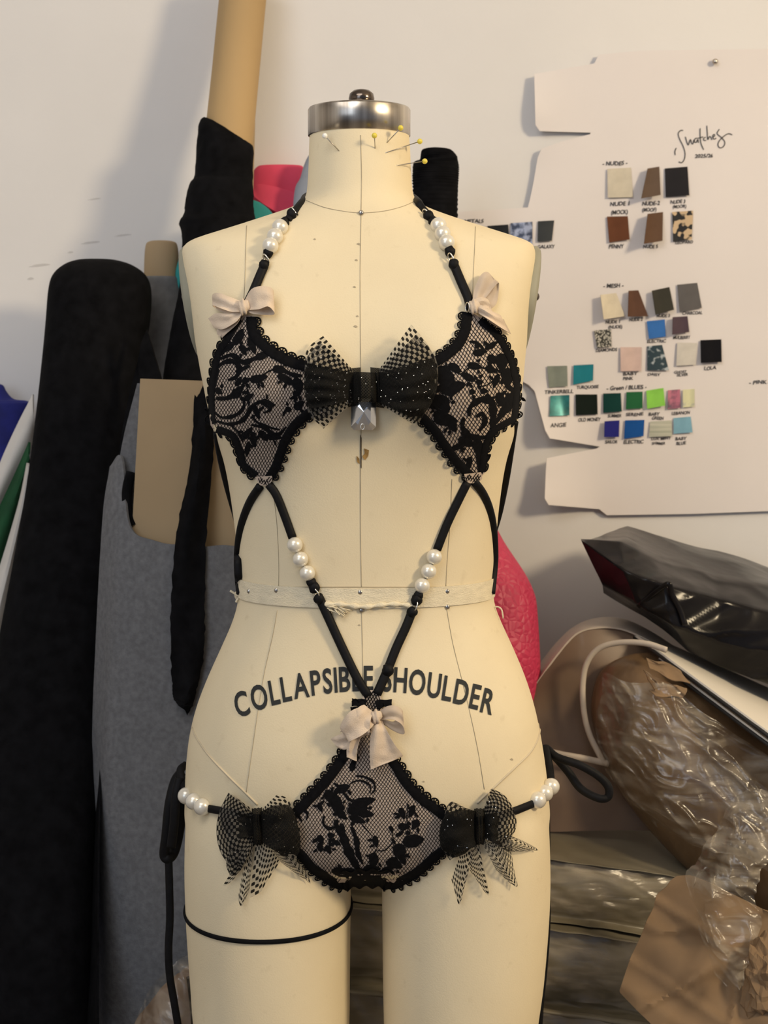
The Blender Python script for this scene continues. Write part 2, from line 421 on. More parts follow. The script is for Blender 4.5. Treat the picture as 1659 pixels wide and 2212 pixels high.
# ------------------------------------------------------------------ dress form: body as one continuous surface
TORSO = [  # py, left px, right px, front, back, exponent
 (262, 690, 862, -.040, .040, 2), (270, 672, 881, -.047, .047, 2), (300, 668, 885, -.049, .049, 2), (360, 666, 888, -.051, .050, 2), (410, 663, 891, -.054, .053, 2),
 (432, 658, 897, -.057, .057, 2), (445, 640, 915, -.060, .062, 2), (456, 612, 940, -.063, .068, 2.0), (474, 556, 992, -.066, .074, 2.0),
 (494, 494, 1055, -.070, .080, 2.1), (514, 432, 1116, -.074, .083, 2.3), (526, 406, 1146, -.077, .085, 2.5), (540, 396, 1155, -.080, .086, 2.8),
 (580, 400, 1154, -.088, .090, 3.2), (640, 410, 1147, -.098, .093, 3.2), (700, 421, 1139, -.107, .095, 3.0), (760, 430, 1133, -.113, .096, 2.7),
 (840, 444, 1126, -.117, .094, 2.4), (920, 461, 1115, -.112, .088, 2.3), (1000, 486, 1092, -.104, .082, 2.2), (1100, 503, 1077, -.096, .076, 2.2),
 (1200, 514, 1069, -.091, .073, 2.2), (1270, 517, 1065, -.090, .073, 2.2), (1310, 512, 1070, -.091, .075, 2.2), (1350, 499, 1086, -.094, .079, 2.2),
 (1400, 477, 1109, -.099, .086, 2.2), (1460, 450, 1134, -.105, .095, 2.25), (1520, 427, 1153, -.110, .104, 2.3), (1580, 412, 1166, -.113, .112, 2.35),
 (1650, 404, 1177, -.113, .119, 2.4), (1720, 402, 1184, -.111, .122, 2.4), (1770, 404, 1184, -.108, .120, 2.3), (1808, 450, 1138, -.100, .110, 2.1),
 (1836, 560, 1030, -.086, .098, 2.0), (1860, 680, 905, -.062, .082, 2.0), (1876, 745, 840, -.035, .055, 2.0)]
LEGL = [(1690, 410, 740, -.085, .09, 2.1), (1760, 404, 752, -.098, .105, 2.15), (1850, 401, 757, -.100, .112, 2.15), (1930, 402, 758, -.098, .108, 2.15), (2020, 406, 757, -.096, .102, 2.1), (2120, 413, 756, -.093, .096, 2.1),
 (2212, 420, 755, -.090, .090, 2.1), (2400, 440, 750, -.083, .08, 2), (2600, 465, 738, -.075, .07, 2), (2700, 480, 725, -.068, .066, 2)]
LEGR = [(1690, 842, 1176, -.085, .09, 2.1), (1760, 832, 1183, -.098, .105, 2.15), (1850, 827, 1187, -.100, .112, 2.15), (1930, 825, 1187, -.098, .108, 2.15), (2020, 826, 1182, -.096, .102, 2.1), (2120, 827, 1173, -.093, .096, 2.1),
 (2212, 829, 1160, -.090, .090, 2.1), (2400, 834, 1135, -.083, .08, 2), (2600, 846, 1112, -.075, .07, 2), (2700, 858, 1100, -.068, .066, 2)]
def body_loft(tab, m, n=96, bust=False):
    a = spline([Vector(r[:4]) for r in tab], m); b = spline([Vector((r[4], r[5])) for r in tab], m)
    vs, fs = [], []
    for i in range(m):
        py, xl, xr, yf = a[i]; yb, ex = b[i]
        pl, pr = P(xl, py, 0), P(xr, py, 0); cx = (pl.x + pr.x) / 2; hw = (pr.x - pl.x) / 2; z = pl.z
        for k in range(n):
            t = 2 * math.pi * k / n; c, s = math.cos(t), math.sin(t)
            x = cx + hw * math.copysign(abs(c) ** (2 / ex), c); q = math.copysign(abs(s) ** (2 / ex), s)
            y = (-yf if q < 0 else yb) * q
            if bust and q < 0:
                for bx in (578, 990):
                    bc = P(bx, 845, 0); d2 = ((x - bc.x) / .060) ** 2 + ((z - bc.z) / (.062 if z < bc.z else .075)) ** 2
                    y -= .026 * math.exp(-d2) * min(1, -q * 1.5)
            if bust and q > 0:
                for bx in (600, 985):
                    bc = P(bx, 1740, 0); d2 = ((x - bc.x) / .07) ** 2 + ((z - bc.z) / .08) ** 2
                    y += .02 * math.exp(-d2) * q
            vs.append(Vector((x, y, z)))
    for i in range(m - 1):
        for k in range(n):
            l = (k + 1) % n; fs.append((i * n + k, i * n + l, (i + 1) * n + l, (i + 1) * n + k))
    fs.append(tuple(range(n))[::-1]); fs.append(tuple((m - 1) * n + k for k in range(n)))
    return vs, [f[::-1] for f in fs]
bv, bf = merge(body_loft(TORSO, 190, bust=True), body_loft(LEGL, 80, 64), body_loft(LEGR, 80, 64))
tmp_me = bpy.data.meshes.new('tmp'); tmp_me.from_pydata(bv, [], bf); tmp_me.update()
tmp = bpy.data.objects.new('tmp', tmp_me); COL.objects.link(tmp)
bm = bmesh.new(); bm.from_mesh(tmp_me); bmesh.ops.recalc_face_normals(bm, faces=bm.faces); bm.to_mesh(tmp_me); bm.free()
rm = tmp.modifiers.new('remesh', 'REMESH'); rm.mode = 'VOXEL'; rm.voxel_size = .0042
sm = tmp.modifiers.new('smooth', 'SMOOTH'); sm.iterations = 10; sm.factor = .5
dg = bpy.context.evaluated_depsgraph_get()
bme = bpy.data.meshes.new_from_object(tmp.evaluated_get(dg))
bpy.data.objects.remove(tmp, do_unlink=True)
BODY_V = [v.co.copy() for v in bme.vertices]; BODY_F = [tuple(p.vertices) for p in bme.polygons]
BVH = BVHTree.FromPolygons(BODY_V, BODY_F)

def hit(px, py):
    d = ray(px, py); loc, nor, idx, dist = BVH.ray_cast(CAM, d)
    return loc, nor, d
def R(px, py, off=0.001, Y=None):
    """point on the form seen at this pixel, lifted toward the viewer's side by off"""
    loc, nor, d = hit(px, py)
    if loc is None:
        l2, n2_, i2, d2 = BVH.find_nearest(P(px, py, -.03)); return P(px, py, l2.y - off)
    if Y is not None and loc.y > Y: return P(px, py, Y)
    return loc - d * off
def S(px, py, off=0.001):
    loc, nor, d = hit(px, py)
    if loc is None:
        q = P(px, py, 0); loc, nor, idx, dist = BVH.find_nearest(q)
    if nor.dot(d) > 0: nor = -nor
    return loc + nor * off
def Nn(px, py):
    loc, nor, d = hit(px, py)
    if loc is None: return Vector((0, -1, 0))
    return -nor if nor.dot(d) > 0 else nor

FORM = thing('dress_form', (-.018, 0, 0), 'cream canvas dress form with steel neck cap, dressed in black lace lingerie', 'dress form')
body = mesh_obj('body', BODY_V, BODY_F, M['canvas'], FORM)

# stand below the frame: two posts on a round foot
for s, x in (('l', P(600, 2600, 0).x), ('r', P(980, 2600, 0).x)):
    v, f = lathe_data(Vector((x, 0, 0)), [(.014, .02), (.014, P(600, 2690, 0).z + .01)], 20); mesh_obj('support_post', v, f, M['steel'], FORM)
v, f = lathe_data(Vector((-.018, 0, 0)), [(.20, 0), (.20, .012), (.17, .022), (.05, .03)], 48); mesh_obj('stand_foot', v, f, M['knob'], FORM)

# neck cap
nc = (P(668, 256, 0) + P(884, 256, 0)) / 2
zt, zb = P(776, 226, -.02).z, P(776, 289, -.02).z
rc = (P(884, 256, 0) - P(668, 256, 0)).x / 2
v, f = lathe_data(nc, [(rc - .001, zb), (rc + .0012, zb + .001), (rc + .0012, zt - .0022), (rc + .0002, zt - .0006), (rc - .0018, zt), (rc * .3, zt + .001)], 72)
cap = mesh_obj('neck_cap', v, f, M['steel'], FORM); cap['label'] = 'brushed steel neck cap'
kc = Vector((P(781, 210, 0).x, 0, 0)); kz = zt + .001
v, f = lathe_data(kc, [(.006, kz), (.0065, kz + .003), (.0118, kz + .004), (.0124, kz + .008), (.0115, kz + .0125), (.008, kz + .0155), (.003, kz + .0168)], 24)
mesh_obj('cap_knob', v, f, M['knob'], cap)

# collapsible arm plates on both sides
for side, cxp, cyp, tilt in ((-1, 409, 655, .15), (1, 1149, 655, -.15)):
    c = P(cxp, cyp, .012)
    vs, fs = [], []; n = 48; prof = [(1.0, -.004), (1.0, .006), (.94, .0095), (.6, .0105), (.0, .011)]
    for r, h in prof:
        for k in range(n):
            a = 2 * math.pi * k / n
            u, w_ = .062 * r * math.cos(a), .056 * r * math.sin(a)
            vs.append(c + Vector((side * (h - .0105) - math.sin(tilt) * w_, u, math.cos(tilt) * w_)))
    for i in range(len(prof) - 1):
        for k in range(n): fs.append((i * n + k, i * n + (k + 1) % n, (i + 1) * n + (k + 1) % n, (i + 1) * n + k))
    fs.append(tuple(range(n)))
    ap = mesh_obj('arm_plate', vs, fs, M['plate'], FORM)
    v, f = sphere_data(c + Vector((side * .002, -.01, .006)), .0045, 12, 8); mesh_obj('plate_bolt', v, f, M['knob'], ap)

# seams
def on_body(pts, step=6, off=.0004, sm=True):
    q = spline(V2(pts), max(2, len(pts) * 8)) if sm else V2(pts)
    return [S(p.x, p.y, off) for p in resample(q, step)]
def seam(pts, r=.0003, m='thread', name='seam', off=.0002):
    v, f = tube_data(on_body(pts, 7, off), r, 6); return mesh_obj(name, v, f, M[m], FORM)
seam([(779, 292), (781, 380), (780, 458)]); seam([(780, 462), (778, 600), (779, 760), (780, 900), (779, 1000), (779, 1150), (781, 1268)]); seam([(781, 1318), (783, 1400), (784, 1470)])
seam([(533, 488), (531, 540), (529, 610), (524, 680)]); seam([(1027, 490), (1025, 540), (1022, 600), (1020, 660)])
seam([(588, 1045), (598, 1130), (602, 1210), (602, 1266)]); seam([(976, 1035), (972, 1130), (966, 1210), (963, 1266)])
seam([(599, 1318), (590, 1370), (572, 1450), (560, 1520), (548, 1600), (532, 1712)]); seam([(965, 1318), (978, 1390), (998, 1470), (1015, 1540), (1032, 1620), (1046, 1705)])
seam([(661, 433), (700, 448), (740, 456), (780, 460), (830, 456), (870, 446), (895, 435)])
seam([(516, 1268), (600, 1268), (690, 1268), (781, 1268), (880, 1268), (980, 1268), (1062, 1266)])
seam([(416, 1572), (424, 1592), (450, 1630), (490, 1673), (530, 1712), (556, 1738)], .0011, 'pipingc'); seam([(1166, 1562), (1163, 1590), (1146, 1624), (1110, 1660), (1070, 1698), (1030, 1735)], .0011, 'pipingc')
# small nails along the centre front and the tape line
def tack(px, py, r=.0024):
    n = Nn(px, py); c = S(px, py, .0012); v, f = sphere_data(c, r, 12, 8, (1, .5, 1)); mesh_obj('tack', v, f, M['tack'], FORM)
for q in ((780, 461), (599, 1275), (778, 1279), (781, 1318), (964, 1277), (965, 1311), (541, 1277)): tack(*q)
# worn spots and tears at the centre front
def decal(pts, m, name, off=.0006):
    ps, fs = poly_fill(resample(V2(pts), 4, True), 6); return mesh_obj(name, [S(p.x, p.y, off) for p in ps], fs, M[m], FORM)
decal([(786, 968), (797, 972), (795, 985), (788, 994), (782, 986), (788, 979)], 'stain', 'worn_spot'); decal([(770, 984), (776, 990), (777, 1002), (771, 998)], 'stain', 'worn_spot')
decal([(778, 938), (781, 945), (781, 1012), (779, 1012)], 'knob', 'seam_tear'); decal([(777, 1284), (786, 1290), (784, 1303), (778, 1300)], 'tack', 'worn_spot')
for q in ((766, 620), (772, 683), (768, 705), (680, 517), (775, 527), (770, 562), (915, 1688), (1105, 1640), (776, 1350)):
    a = random.uniform(3, 6); decal([(q[0] - a, q[1]), (q[0], q[1] - a * .6), (q[0] + a, q[1] + 1), (q[0] + 1, q[1] + a * .7)], 'thread', 'worn_spot', .0005)

# stencilled words across the belly
def text_polys(s):
    cu = bpy.data.curves.new('t', 'FONT'); cu.body = s; cu.size = 1.0; cu.offset = .022
    cu.resolution_u = 4; o = bpy.data.objects.new('t', cu); COL.objects.link(o)
    d = bpy.context.evaluated_depsgraph_get(); me = bpy.data.meshes.new_from_object(o.evaluated_get(d))
    b = bmesh.new(); b.from_mesh(me); bmesh.ops.triangulate(b, faces=b.faces)
    vs = [Vector((v.co.x, v.co.y)) for v in b.verts]; fs = [tuple(v.index for v in f.verts) for f in b.faces]; b.free()
    bpy.data.objects.remove(o, do_unlink=True); bpy.data.curves.remove(cu); bpy.data.meshes.remove(me)
    return vs, fs
def refine(vs, fs, maxlen):
    b = bmesh.new(); bv_ = [b.verts.new((v.x, v.y, 0)) for v in vs]
    for f in fs:
        try: b.faces.new([bv_[i] for i in f])
        except ValueError: pass
    for _ in range(3):
        es = [e for e in b.edges if e.calc_length() > maxlen]
        if not es: break
        bmesh.ops.subdivide_edges(b, edges=es, cuts=1); bmesh.ops.triangulate(b, faces=[f for f in b.faces if len(f.verts) > 3])
    b.verts.index_update(); r = [Vector((v.co.x, v.co.y)) for v in b.verts], [tuple(v.index for v in f.verts) for f in b.faces]; b.free(); return r
def stencil(word, x0, x1, base, curv, xc, h):
    items = []; x = 0
    for ch in word:
        vs, fs = text_polys(ch); lo = min(v.x for v in vs); hi = max(v.x for v in vs)
        items.append((vs, fs, lo, x)); x += (hi - lo) + .085
    tot = x - .085; k = (x1 - x0) / tot; ky = h / .72
    for ch, (vs, fs, lo, xo) in zip(word, items):
        mid = (max(v.x for v in vs) - lo) / 2
        cx = x0 + (xo + mid) * k; sl = 2 * curv * (cx - xc) * .75; by = base + curv * (cx - xc) ** 2
        q = []
        for v in vs:
            a, bb = (v.x - lo - mid) * k, v.y * ky
            q.append(Vector((cx + a * math.cos(math.atan(sl)) + bb * math.sin(math.atan(sl)) * .75, by + a * math.sin(math.atan(sl)) - bb * math.cos(math.atan(sl)))))
        q, fs2 = refine(q, fs, 14)
        o = mesh_obj('printed_letter', [S(p.x, p.y, .0007) for p in q], fs2, M['letter'], FORM, smooth=False)
        o['label'] = 'printed black letter ' + ch
stencil('COLLAPSIBLE', 513, 806, 1491, .00076, 795, 54)
stencil('SHOULDER', 826, 1062, 1491, .00076, 795, 54)

# ------------------------------------------------------------------ twill tape round the waist
def ring_at(py, off, n=120):
    z = P(789, py, -.09).z; c = Vector((P(789, py, 0).x, -.005, z)); out = []
    for k in range(n):
        a = 2 * math.pi * k / n; d = Vector((math.cos(a), math.sin(a), 0))
        loc, nor, i, ds = BVH.ray_cast(c + d * .5, -d); out.append((loc if loc else c + d * .1) + d * off)
    return out
TAPE = thing('waist_tape', (-.018, -.01, ring_at(1316, .001)[0].z), 'frayed cotton tape tied round the waist of the dress form', 'tape')
ra, rb = ring_at(1271, .0012), ring_at(1314, .0012); n = len(ra); vs, fs = [], []
for a, b in zip(ra, rb): vs += [a, a.lerp(b, .5) + Vector((0, 0, 0)), b]
for k in range(n):
    l = (k + 1) % n
    for j in (0, 1): fs.append((k * 3 + j, l * 3 + j, l * 3 + j + 1, k * 3 + j + 1))
mesh_obj('tape_band', vs, fs, M['tape'], TAPE, thick=.0008)
kp = P(516, 1286, -.012); v, f = sphere_data(kp, .0045, 14, 10, (1, 1, 1.2)); mesh_obj('tape_knot', v, f, M['tape'], TAPE)
for path in ([(514, 1288), (508, 1283), (497, 1276)], [(516, 1292), (512, 1296), (510, 1301)]):
    v, f = tube_data(spline([P(a, b, -.02) for a, b in path], 8), .0011, 6); mesh_obj('loose_end', v, f, M['tape'], TAPE)
v, f = tube_data(spline([P(1067, 1312, -.02), P(1076, 1311, -.02), P(1084, 1318, -.02), P(1087, 1336, -.02)], 14), .0007, 6); mesh_obj('loose_end', v, f, M['tape'], TAPE)
fr = []
for k in range(26):
    x = random.uniform(700, 735); y = random.uniform(1308, 1316); L_ = random.uniform(14, 32); a = random.uniform(-.25, .9)
    p = [S(x, y, .002), S(x + L_ * .5 * math.cos(a), y + L_ * .5 * math.sin(a), random.uniform(.003, .007)), S(x + L_ * math.cos(a), y + L_ * math.sin(a) + 2, random.uniform(.001, .006))]
    fr.append(tube_data(spline(p, 6), .00055, 4))
v, f = merge(*fr); tag(mesh_obj('frayed_threads', v, f, M['tape'], TAPE), kind='stuff')
v, f = tube_data([S(x, 1307 + 3 * math.sin(x * .05), .0028) for x in range(700, 900, 6)], [.0022 + .0008 * math.sin(i * 1.3) for i in range(len(range(700, 900, 6)))], 8); mesh_obj('rolled_edge', v, f, M['tape'], TAPE)

# thin black band round the thigh
band = []
for k in range(90):
    a = 2 * math.pi * k / 90; c = P(581, 2033, 0); c = Vector((c.x, 0.0, P(581, 2033, -.096).z)); d = Vector((math.cos(a), math.sin(a), 0))
    o_ = c + d * .30
    loc, nor, i, ds = BVH.ray_cast(c, d)
    band.append((loc if loc else c + d * .08) + d * .0012)
v, f = tube_data(band, .0024, 8, .5, closed=True)
tag(mesh_obj('thigh_band', v, f, M['black']), 'thin black elastic band round the left thigh of the dress form', 'elastic band')

# ball-headed pins in the neck
def pin(head, tip, m, label, lift):
    h = S(head[0], head[1], lift); t = S(tip[0], tip[1], -.001)
    r = thing('ball_pin', t, label, 'pin', 'pins stuck in the neck')
    v, f = tube_data([t, t.lerp(h, .5), h], .00045, 6); mesh_obj('shaft', v, f, M['tack'], r)
    v, f = sphere_data(h, .0026, 14, 10); mesh_obj('pin_head', v, f, M[m], r)
pin((717, 299), (734, 328), 'pinW', 'white ball-headed pin in the neck of the dress form', .012)
pin((803, 299), (811, 322), 'pinY', 'yellow ball-headed pin nearest the centre seam of the neck', .012)
pin((845, 283), (835, 310), 'pinY', 'topmost yellow ball-headed pin, overlapping the steel neck cap', .014)
pin((874, 310), (808, 338), 'pinY', 'yellow ball-headed pin sloping up, just above the lowest pin', .016)
pin((883, 352), (807, 364), 'pinY', 'lowest yellow ball-headed pin, lying nearly level on the neck', .016)

# ------------------------------------------------------------------ the lingerie: one connected piece worn by the form
SUIT = thing('lace_bodysuit', (-.018, -.12, P(789, 1925, -.1).z), 'black lace strappy lingerie bodysuit with bows and pearls, worn by the dress form', 'lingerie')
def group_part(name, px, py, label=None, off=.004):
    o = bpy.data.objects.new(name, None); o.empty_display_size = .01
    link(o, SUIT, S(px, py, off)); 
    if label: o['label'] = label
    return o
# scallop: one shared little lace loop
def scallop_mesh():
    vs, fs = [], []; n = 8
    def arc(r, z): 
        i = len(vs)
        for k in range(n + 1):
            a = math.pi * k / n; vs.append((math.cos(a) * r, math.sin(a) * r, z))
        return i
    a, b, c, d = arc(1.0, 0), arc(.90, .22), arc(.72, 0), arc(.46, .06)
    for k in range(n):
        fs.append((a + k, a + k + 1, b + k + 1, b + k)); fs.append((b + k, b + k + 1, c + k + 1, c + k))
        if k % 2 == 0: fs.append((c + k, c + k + 1, d + k + 1, d + k))
    e = len(vs); vs.append((0, -.3, .06))
    for k in range(n): fs.append((d + k, d + k + 1, e))
    me = bpy.data.meshes.new('scallop'); me.from_pydata(vs, [], fs); me.materials.append(M['lace']); me.update(); return me
SCAL = scallop_mesh()
def scallops(pts, parent, rpx=10.0, inward=None, off=.0022, sign=1):
    q = resample(spline(V2(pts), len(pts) * 8), rpx * 2.0)
    for i in range(len(q) - 1):
        a, b = q[i], q[i + 1]; mpt = (a + b) / 2; t = (b - a).normalized(); n2 = Vector((t.y, -t.x)) * sign
        p = R(mpt.x, mpt.y, off, .02); pa = R(mpt.x - t.x * 4, mpt.y - t.y * 4, off, .02); pb = R(mpt.x + t.x * 4, mpt.y + t.y * 4, off, .02); pn = R(mpt.x + n2.x * 6, mpt.y + n2.y * 6, off, .02)
        X = (pb - pa).normalized(); Yv = (pn - p); Yv = (Yv - X * Yv.dot(X)).normalized(); Z = X.cross(Yv)
        if Z.y > 0: Z = -Z
        r = (p - CAM).length / F * (b - a).length * .5 * random.uniform(.98, 1.12)
        o = bpy.data.objects.new('scallop', SCAL); COL.objects.link(o); o.parent = parent; ORG[o.name] = p
        rot = Matrix((X, Yv, Z)).transposed().to_4x4() @ Matrix.Rotation(random.uniform(-.15, .15), 4, 'X')
        o.matrix_basis = Matrix.Translation(p - ORG[parent.name]) @ rot @ Matrix.Scale(r, 4)
def band(pts, width, parent, off=.0020, sign=-1, closed=False, name='edge_band'):
    """elastic band lying inside the edge"""
    q = resample(spline(V2(pts), len(pts) * 8, closed), 6, closed); m = len(q); vs, fs = [], []
    for i in range(m):
        a = q[i - 1] if (closed or i > 0) else q[0]; b = q[(i + 1) % m] if (closed or i < m - 1) else q[-1]
        t = (b - a).normalized(); n2 = Vector((t.y, -t.x)) * sign
        for k, (f_, h) in enumerate(((-.06, 0), (.12, .0007), (.5, .0009), (.88, .0007), (1.0, 0))):
            c = q[i] + n2 * (width * f_); vs.append(R(c.x, c.y, off + h, .02))
    for i in range(m if closed else m - 1):
        j = (i + 1) % m
        for k in range(4): fs.append((i * 5 + k, i * 5 + k + 1, j * 5 + k + 1, j * 5 + k))
    return mesh_obj(name, vs, fs, M['lace'], parent)
def lining(outline, parent, off=.0009, mm='lining'):
    ps, fs = poly_fill(resample(V2(outline), 9, True), 11)
    return mesh_obj('lining', [R(p.x, p.y, off, .02) for p in ps], fs, M[mm], parent)
def net(outline, parent, pitch=7.0, angs=(58, -58), wpx=1.35, off=.0014):
    """fine diamond net of thread over the lining"""
    ps = [Vector(p) for p in resample(V2(outline), 8, True)]
    c = Vector((sum(p.x for p in ps) / len(ps), sum(p.y for p in ps) / len(ps))); rad = max((p - c).length for p in ps)
    vs, fs = [], []
    for an in angs:
        d = Vector((math.cos(math.radians(an)), math.sin(math.radians(an)))); n2 = Vector((-d.y, d.x)); k = -int(rad / pitch)
        while k * pitch < rad:
            o = c + n2 * (k * pitch); t = -rad; run = []
            while t <= rad + 12:
                p = o + d * t + n2 * (1.3 * math.sin(t * .045 + k * .13) + .8 * math.sin(t * .11))
                if t <= rad and inside(p, ps): run.append(p)
                else:
                    if len(run) > 1:
                        b0 = len(vs)
                        for p_ in run:
                            a_ = p_ + n2 * (wpx / 2); b_ = p_ - n2 * (wpx / 2)
                            vs.append(R(a_.x, a_.y, off, .02)); vs.append(R(b_.x, b_.y, off, .02))
                        for i in range(len(run) - 1): fs.append((b0 + 2 * i, b0 + 2 * i + 1, b0 + 2 * i + 3, b0 + 2 * i + 2))
                    run = []
                t += 11
            k += 1
    return tag(mesh_obj('net_mesh', vs, fs, M['lace'], parent), kind='stuff')
def leaf(parent, cx, cy, ln, wd, ang, off=.0017, name='lace_leaf'):
    a = math.radians(ang); d = Vector((math.cos(a), math.sin(a))); n2 = Vector((-d.y, d.x)); c = Vector((cx, cy)); pts = []
    m = 14
    for k in range(m):
        t = k / m; u = math.cos(2 * math.pi * t); wv = math.sin(2 * math.pi * t)
        f_ = (1 - .35 * u) * (1 + .12 * math.sin(5 * 2 * math.pi * t + cx))
        pts.append(c + d * (u * ln / 2) + n2 * (wv * abs(wv) ** .3 * wd / 2 * f_))
    vs = [R(p.x, p.y, off, .02) for p in pts] + [R(c.x, c.y, off + .0003, .02)]
    mesh_obj(name, vs, [(k, (k + 1) % m, m) for k in range(m)], M['lace'], parent)
def stroke(parent, pts, wpx, off=.0017, name='lace_scroll', taper=True):
    q = resample(spline(V2(pts), len(pts) * 8), 5); m = len(q); vs, fs = [], []
    for i in range(m):
        a = q[max(0, i - 1)]; b = q[min(m - 1, i + 1)]; t = (b - a).normalized(); n2 = Vector((-t.y, t.x))
        ww = wpx / 2 * (1 + .18 * math.sin(i * 1.1)) * ((.35 + .65 * math.sin(math.pi * (i + .5) / m)) if taper else 1)
        for s_ in (-1, 0, 1): c = q[i] + n2 * (ww * s_); vs.append(R(c.x, c.y, off + (.0003 if s_ == 0 else 0), .02))
    for i in range(m - 1):
        for k in (0, 1): fs.append((i * 3 + k, i * 3 + k + 1, i * 3 + k + 4, i * 3 + k + 3))
    mesh_obj(name, vs, fs, M['lace'], parent)
def motifs(parent, conv, sc_, leaves, strokes):
    for x, y, l, w_, a in leaves:
        c = conv(x, y); leaf(parent, c[0], c[1], l * sc_ * 1.12, w_ * sc_ * 1.15, a)
        if w_ > 40:                                     # small buds beside the larger leaves
            for k in range(2):
                t = math.radians(a + random.choice((60, 120, -60, -120)) + random.uniform(-20, 20)); r = sc_ * (w_ * .62 + 26)
                leaf(parent, c[0] + r * math.cos(t), c[1] + r * math.sin(t), random.uniform(9, 15), random.uniform(5, 8), math.degrees(t) + random.uniform(-30, 30))
    for pts, w_ in strokes: stroke(parent, [conv(*p) for p in pts], w_ * sc_)

# --- left cup
CL_top = [(553, 684), (554, 710), (566, 729), (588, 749), (617, 766), (641, 776), (662, 782), (720, 803)]
CL_in = [(720, 872), (676, 897), (660, 910), (643, 925), (624, 956), (612, 990), (602, 1016), (588, 1038)]
CL_low = [(549, 1033), (520, 1009), (513, 985), (501, 951), (489, 942), (465, 934)]
CL_out = [(454, 917), (451, 893), (451, 833), (457, 797), (465, 763), (480, 737), (496, 710), (513, 686)]
cupL = group_part('lace_cup', 570, 850, 'black lace cup over a nude lining, with a scalloped edge')
outl = CL_top + CL_in + [(570, 1043)] + CL_low + CL_out + [(530, 680)]
lining(outl, cupL); net(outl, cupL, 5.8, wpx=1.2)
band(CL_top, 21, cupL, sign=-1); band(CL_in, 19, cupL, sign=-1); band(CL_low, 15, cupL, sign=-1); band(CL_out, 13, cupL, sign=-1)
for seg, rr in ((CL_top[:7], 11), (CL_in[1:], 10.5), (CL_low, 9.5), (CL_out, 10)): scallops(seg, cupL, rr)
z2 = lambda x, y: (400 + x * .2411, 580 + y * .2411)
motifs(cupL, z2, .2411,
 [(480, 610, 150, 70, -60), (600, 690, 150, 60, 70), (660, 985, 150, 66, -15), (850, 905, 120, 66, 10), (900, 990, 150, 60, 25), (1010, 1045, 130, 84, 65), (545, 1000, 64, 44, 0), (470, 1105, 130, 70, -50), (570, 1150, 100, 44, -35),
  (550, 1480, 140, 50, -50), (612, 1540, 120, 50, 80), (558, 1620, 130, 44, 100), (1020, 1225, 100, 66, -40), (925, 1262, 56, 44, 0), (700, 1500, 110, 56, 50), (790, 1510, 150, 50, 5), (300, 1100, 70, 50, 40), (690, 780, 120, 60, -20), (400, 700, 120, 44, -40), (520, 730, 100, 50, 60), (740, 1210, 120, 60, 20), (640, 1290, 130, 44, 70), (1000, 1120, 70, 50, 0), (480, 1010, 90, 44, -60)],
 [([(290, 790), (360, 730), (440, 660), (530, 590)], 40), ([(310, 810), (420, 775), (520, 840), (630, 800), (710, 760)], 48), ([(265, 910), (330, 850), (420, 830), (480, 880), (455, 970), (380, 1000)], 46), ([(455, 935), (510, 900), (580, 870)], 40),
  ([(520, 1135), (505, 1065), (560, 990), (650, 980), (760, 915), (870, 880)], 16), ([(270, 1165), (380, 1160), (470, 1110)], 44), ([(265, 1290), (330, 1335), (450, 1315), (525, 1240), (515, 1150)], 34), ([(270, 1365), (400, 1395), (520, 1355), (600, 1235), (700, 1190), (810, 1225)], 38),
  ([(640, 1210), (700, 1195), (765, 1260), (700, 1295)], 34), ([(590, 1400), (700, 1425), (820, 1490), (905, 1420)], 36), ([(600, 1310), (640, 1375), (760, 1425), (850, 1445)], 26), ([(260, 1080), (280, 960), (300, 900)], 30), ([(860, 900), (960, 950), (1050, 960)], 40), ([(400, 1390), (480, 1480), (520, 1560)], 16)])
# --- right cup
CR_top = [(870, 802), (942, 769), (962, 756), (983, 737), (995, 712), (998, 691), (1001, 673)]
CR_out = [(1041, 686), (1071, 712), (1087, 729), (1099, 752), (1112, 777), (1119, 808), (1124, 833), (1122, 871), (1119, 905)]
CR_low = [(1117, 909), (1102, 917), (1074, 934), (1061, 952), (1052, 985), (1049, 1020)]
CR_in = [(1013, 1036), (995, 1020), (973, 995), (952, 965), (935, 939), (917, 919), (904, 907), (862, 880)]
cupR = group_part('lace_cup', 1000, 850, 'black lace cup with large floral motifs and a scalloped edge')
outr = CR_top + [(1022, 676)] + CR_out + CR_low + [(1033, 1038)] + CR_in
lining(outr, cupR); net(outr, cupR, 6.8, (50, -62), 1.25)
band(CR_top, 21, cupR, sign=-1); band(CR_out, 14, cupR, sign=-1); band(CR_low, 14, cupR, sign=-1); band(CR_in, 19, cupR, sign=-1)
for seg, rr in ((CR_top[1:], 10.5), (CR_out, 9.5), (CR_low, 9.5), (CR_in[:7], 10.5)): scallops(seg, cupR, rr)
z3 = lambda x, y: (760 + x * .2532, 580 + y * .2532)
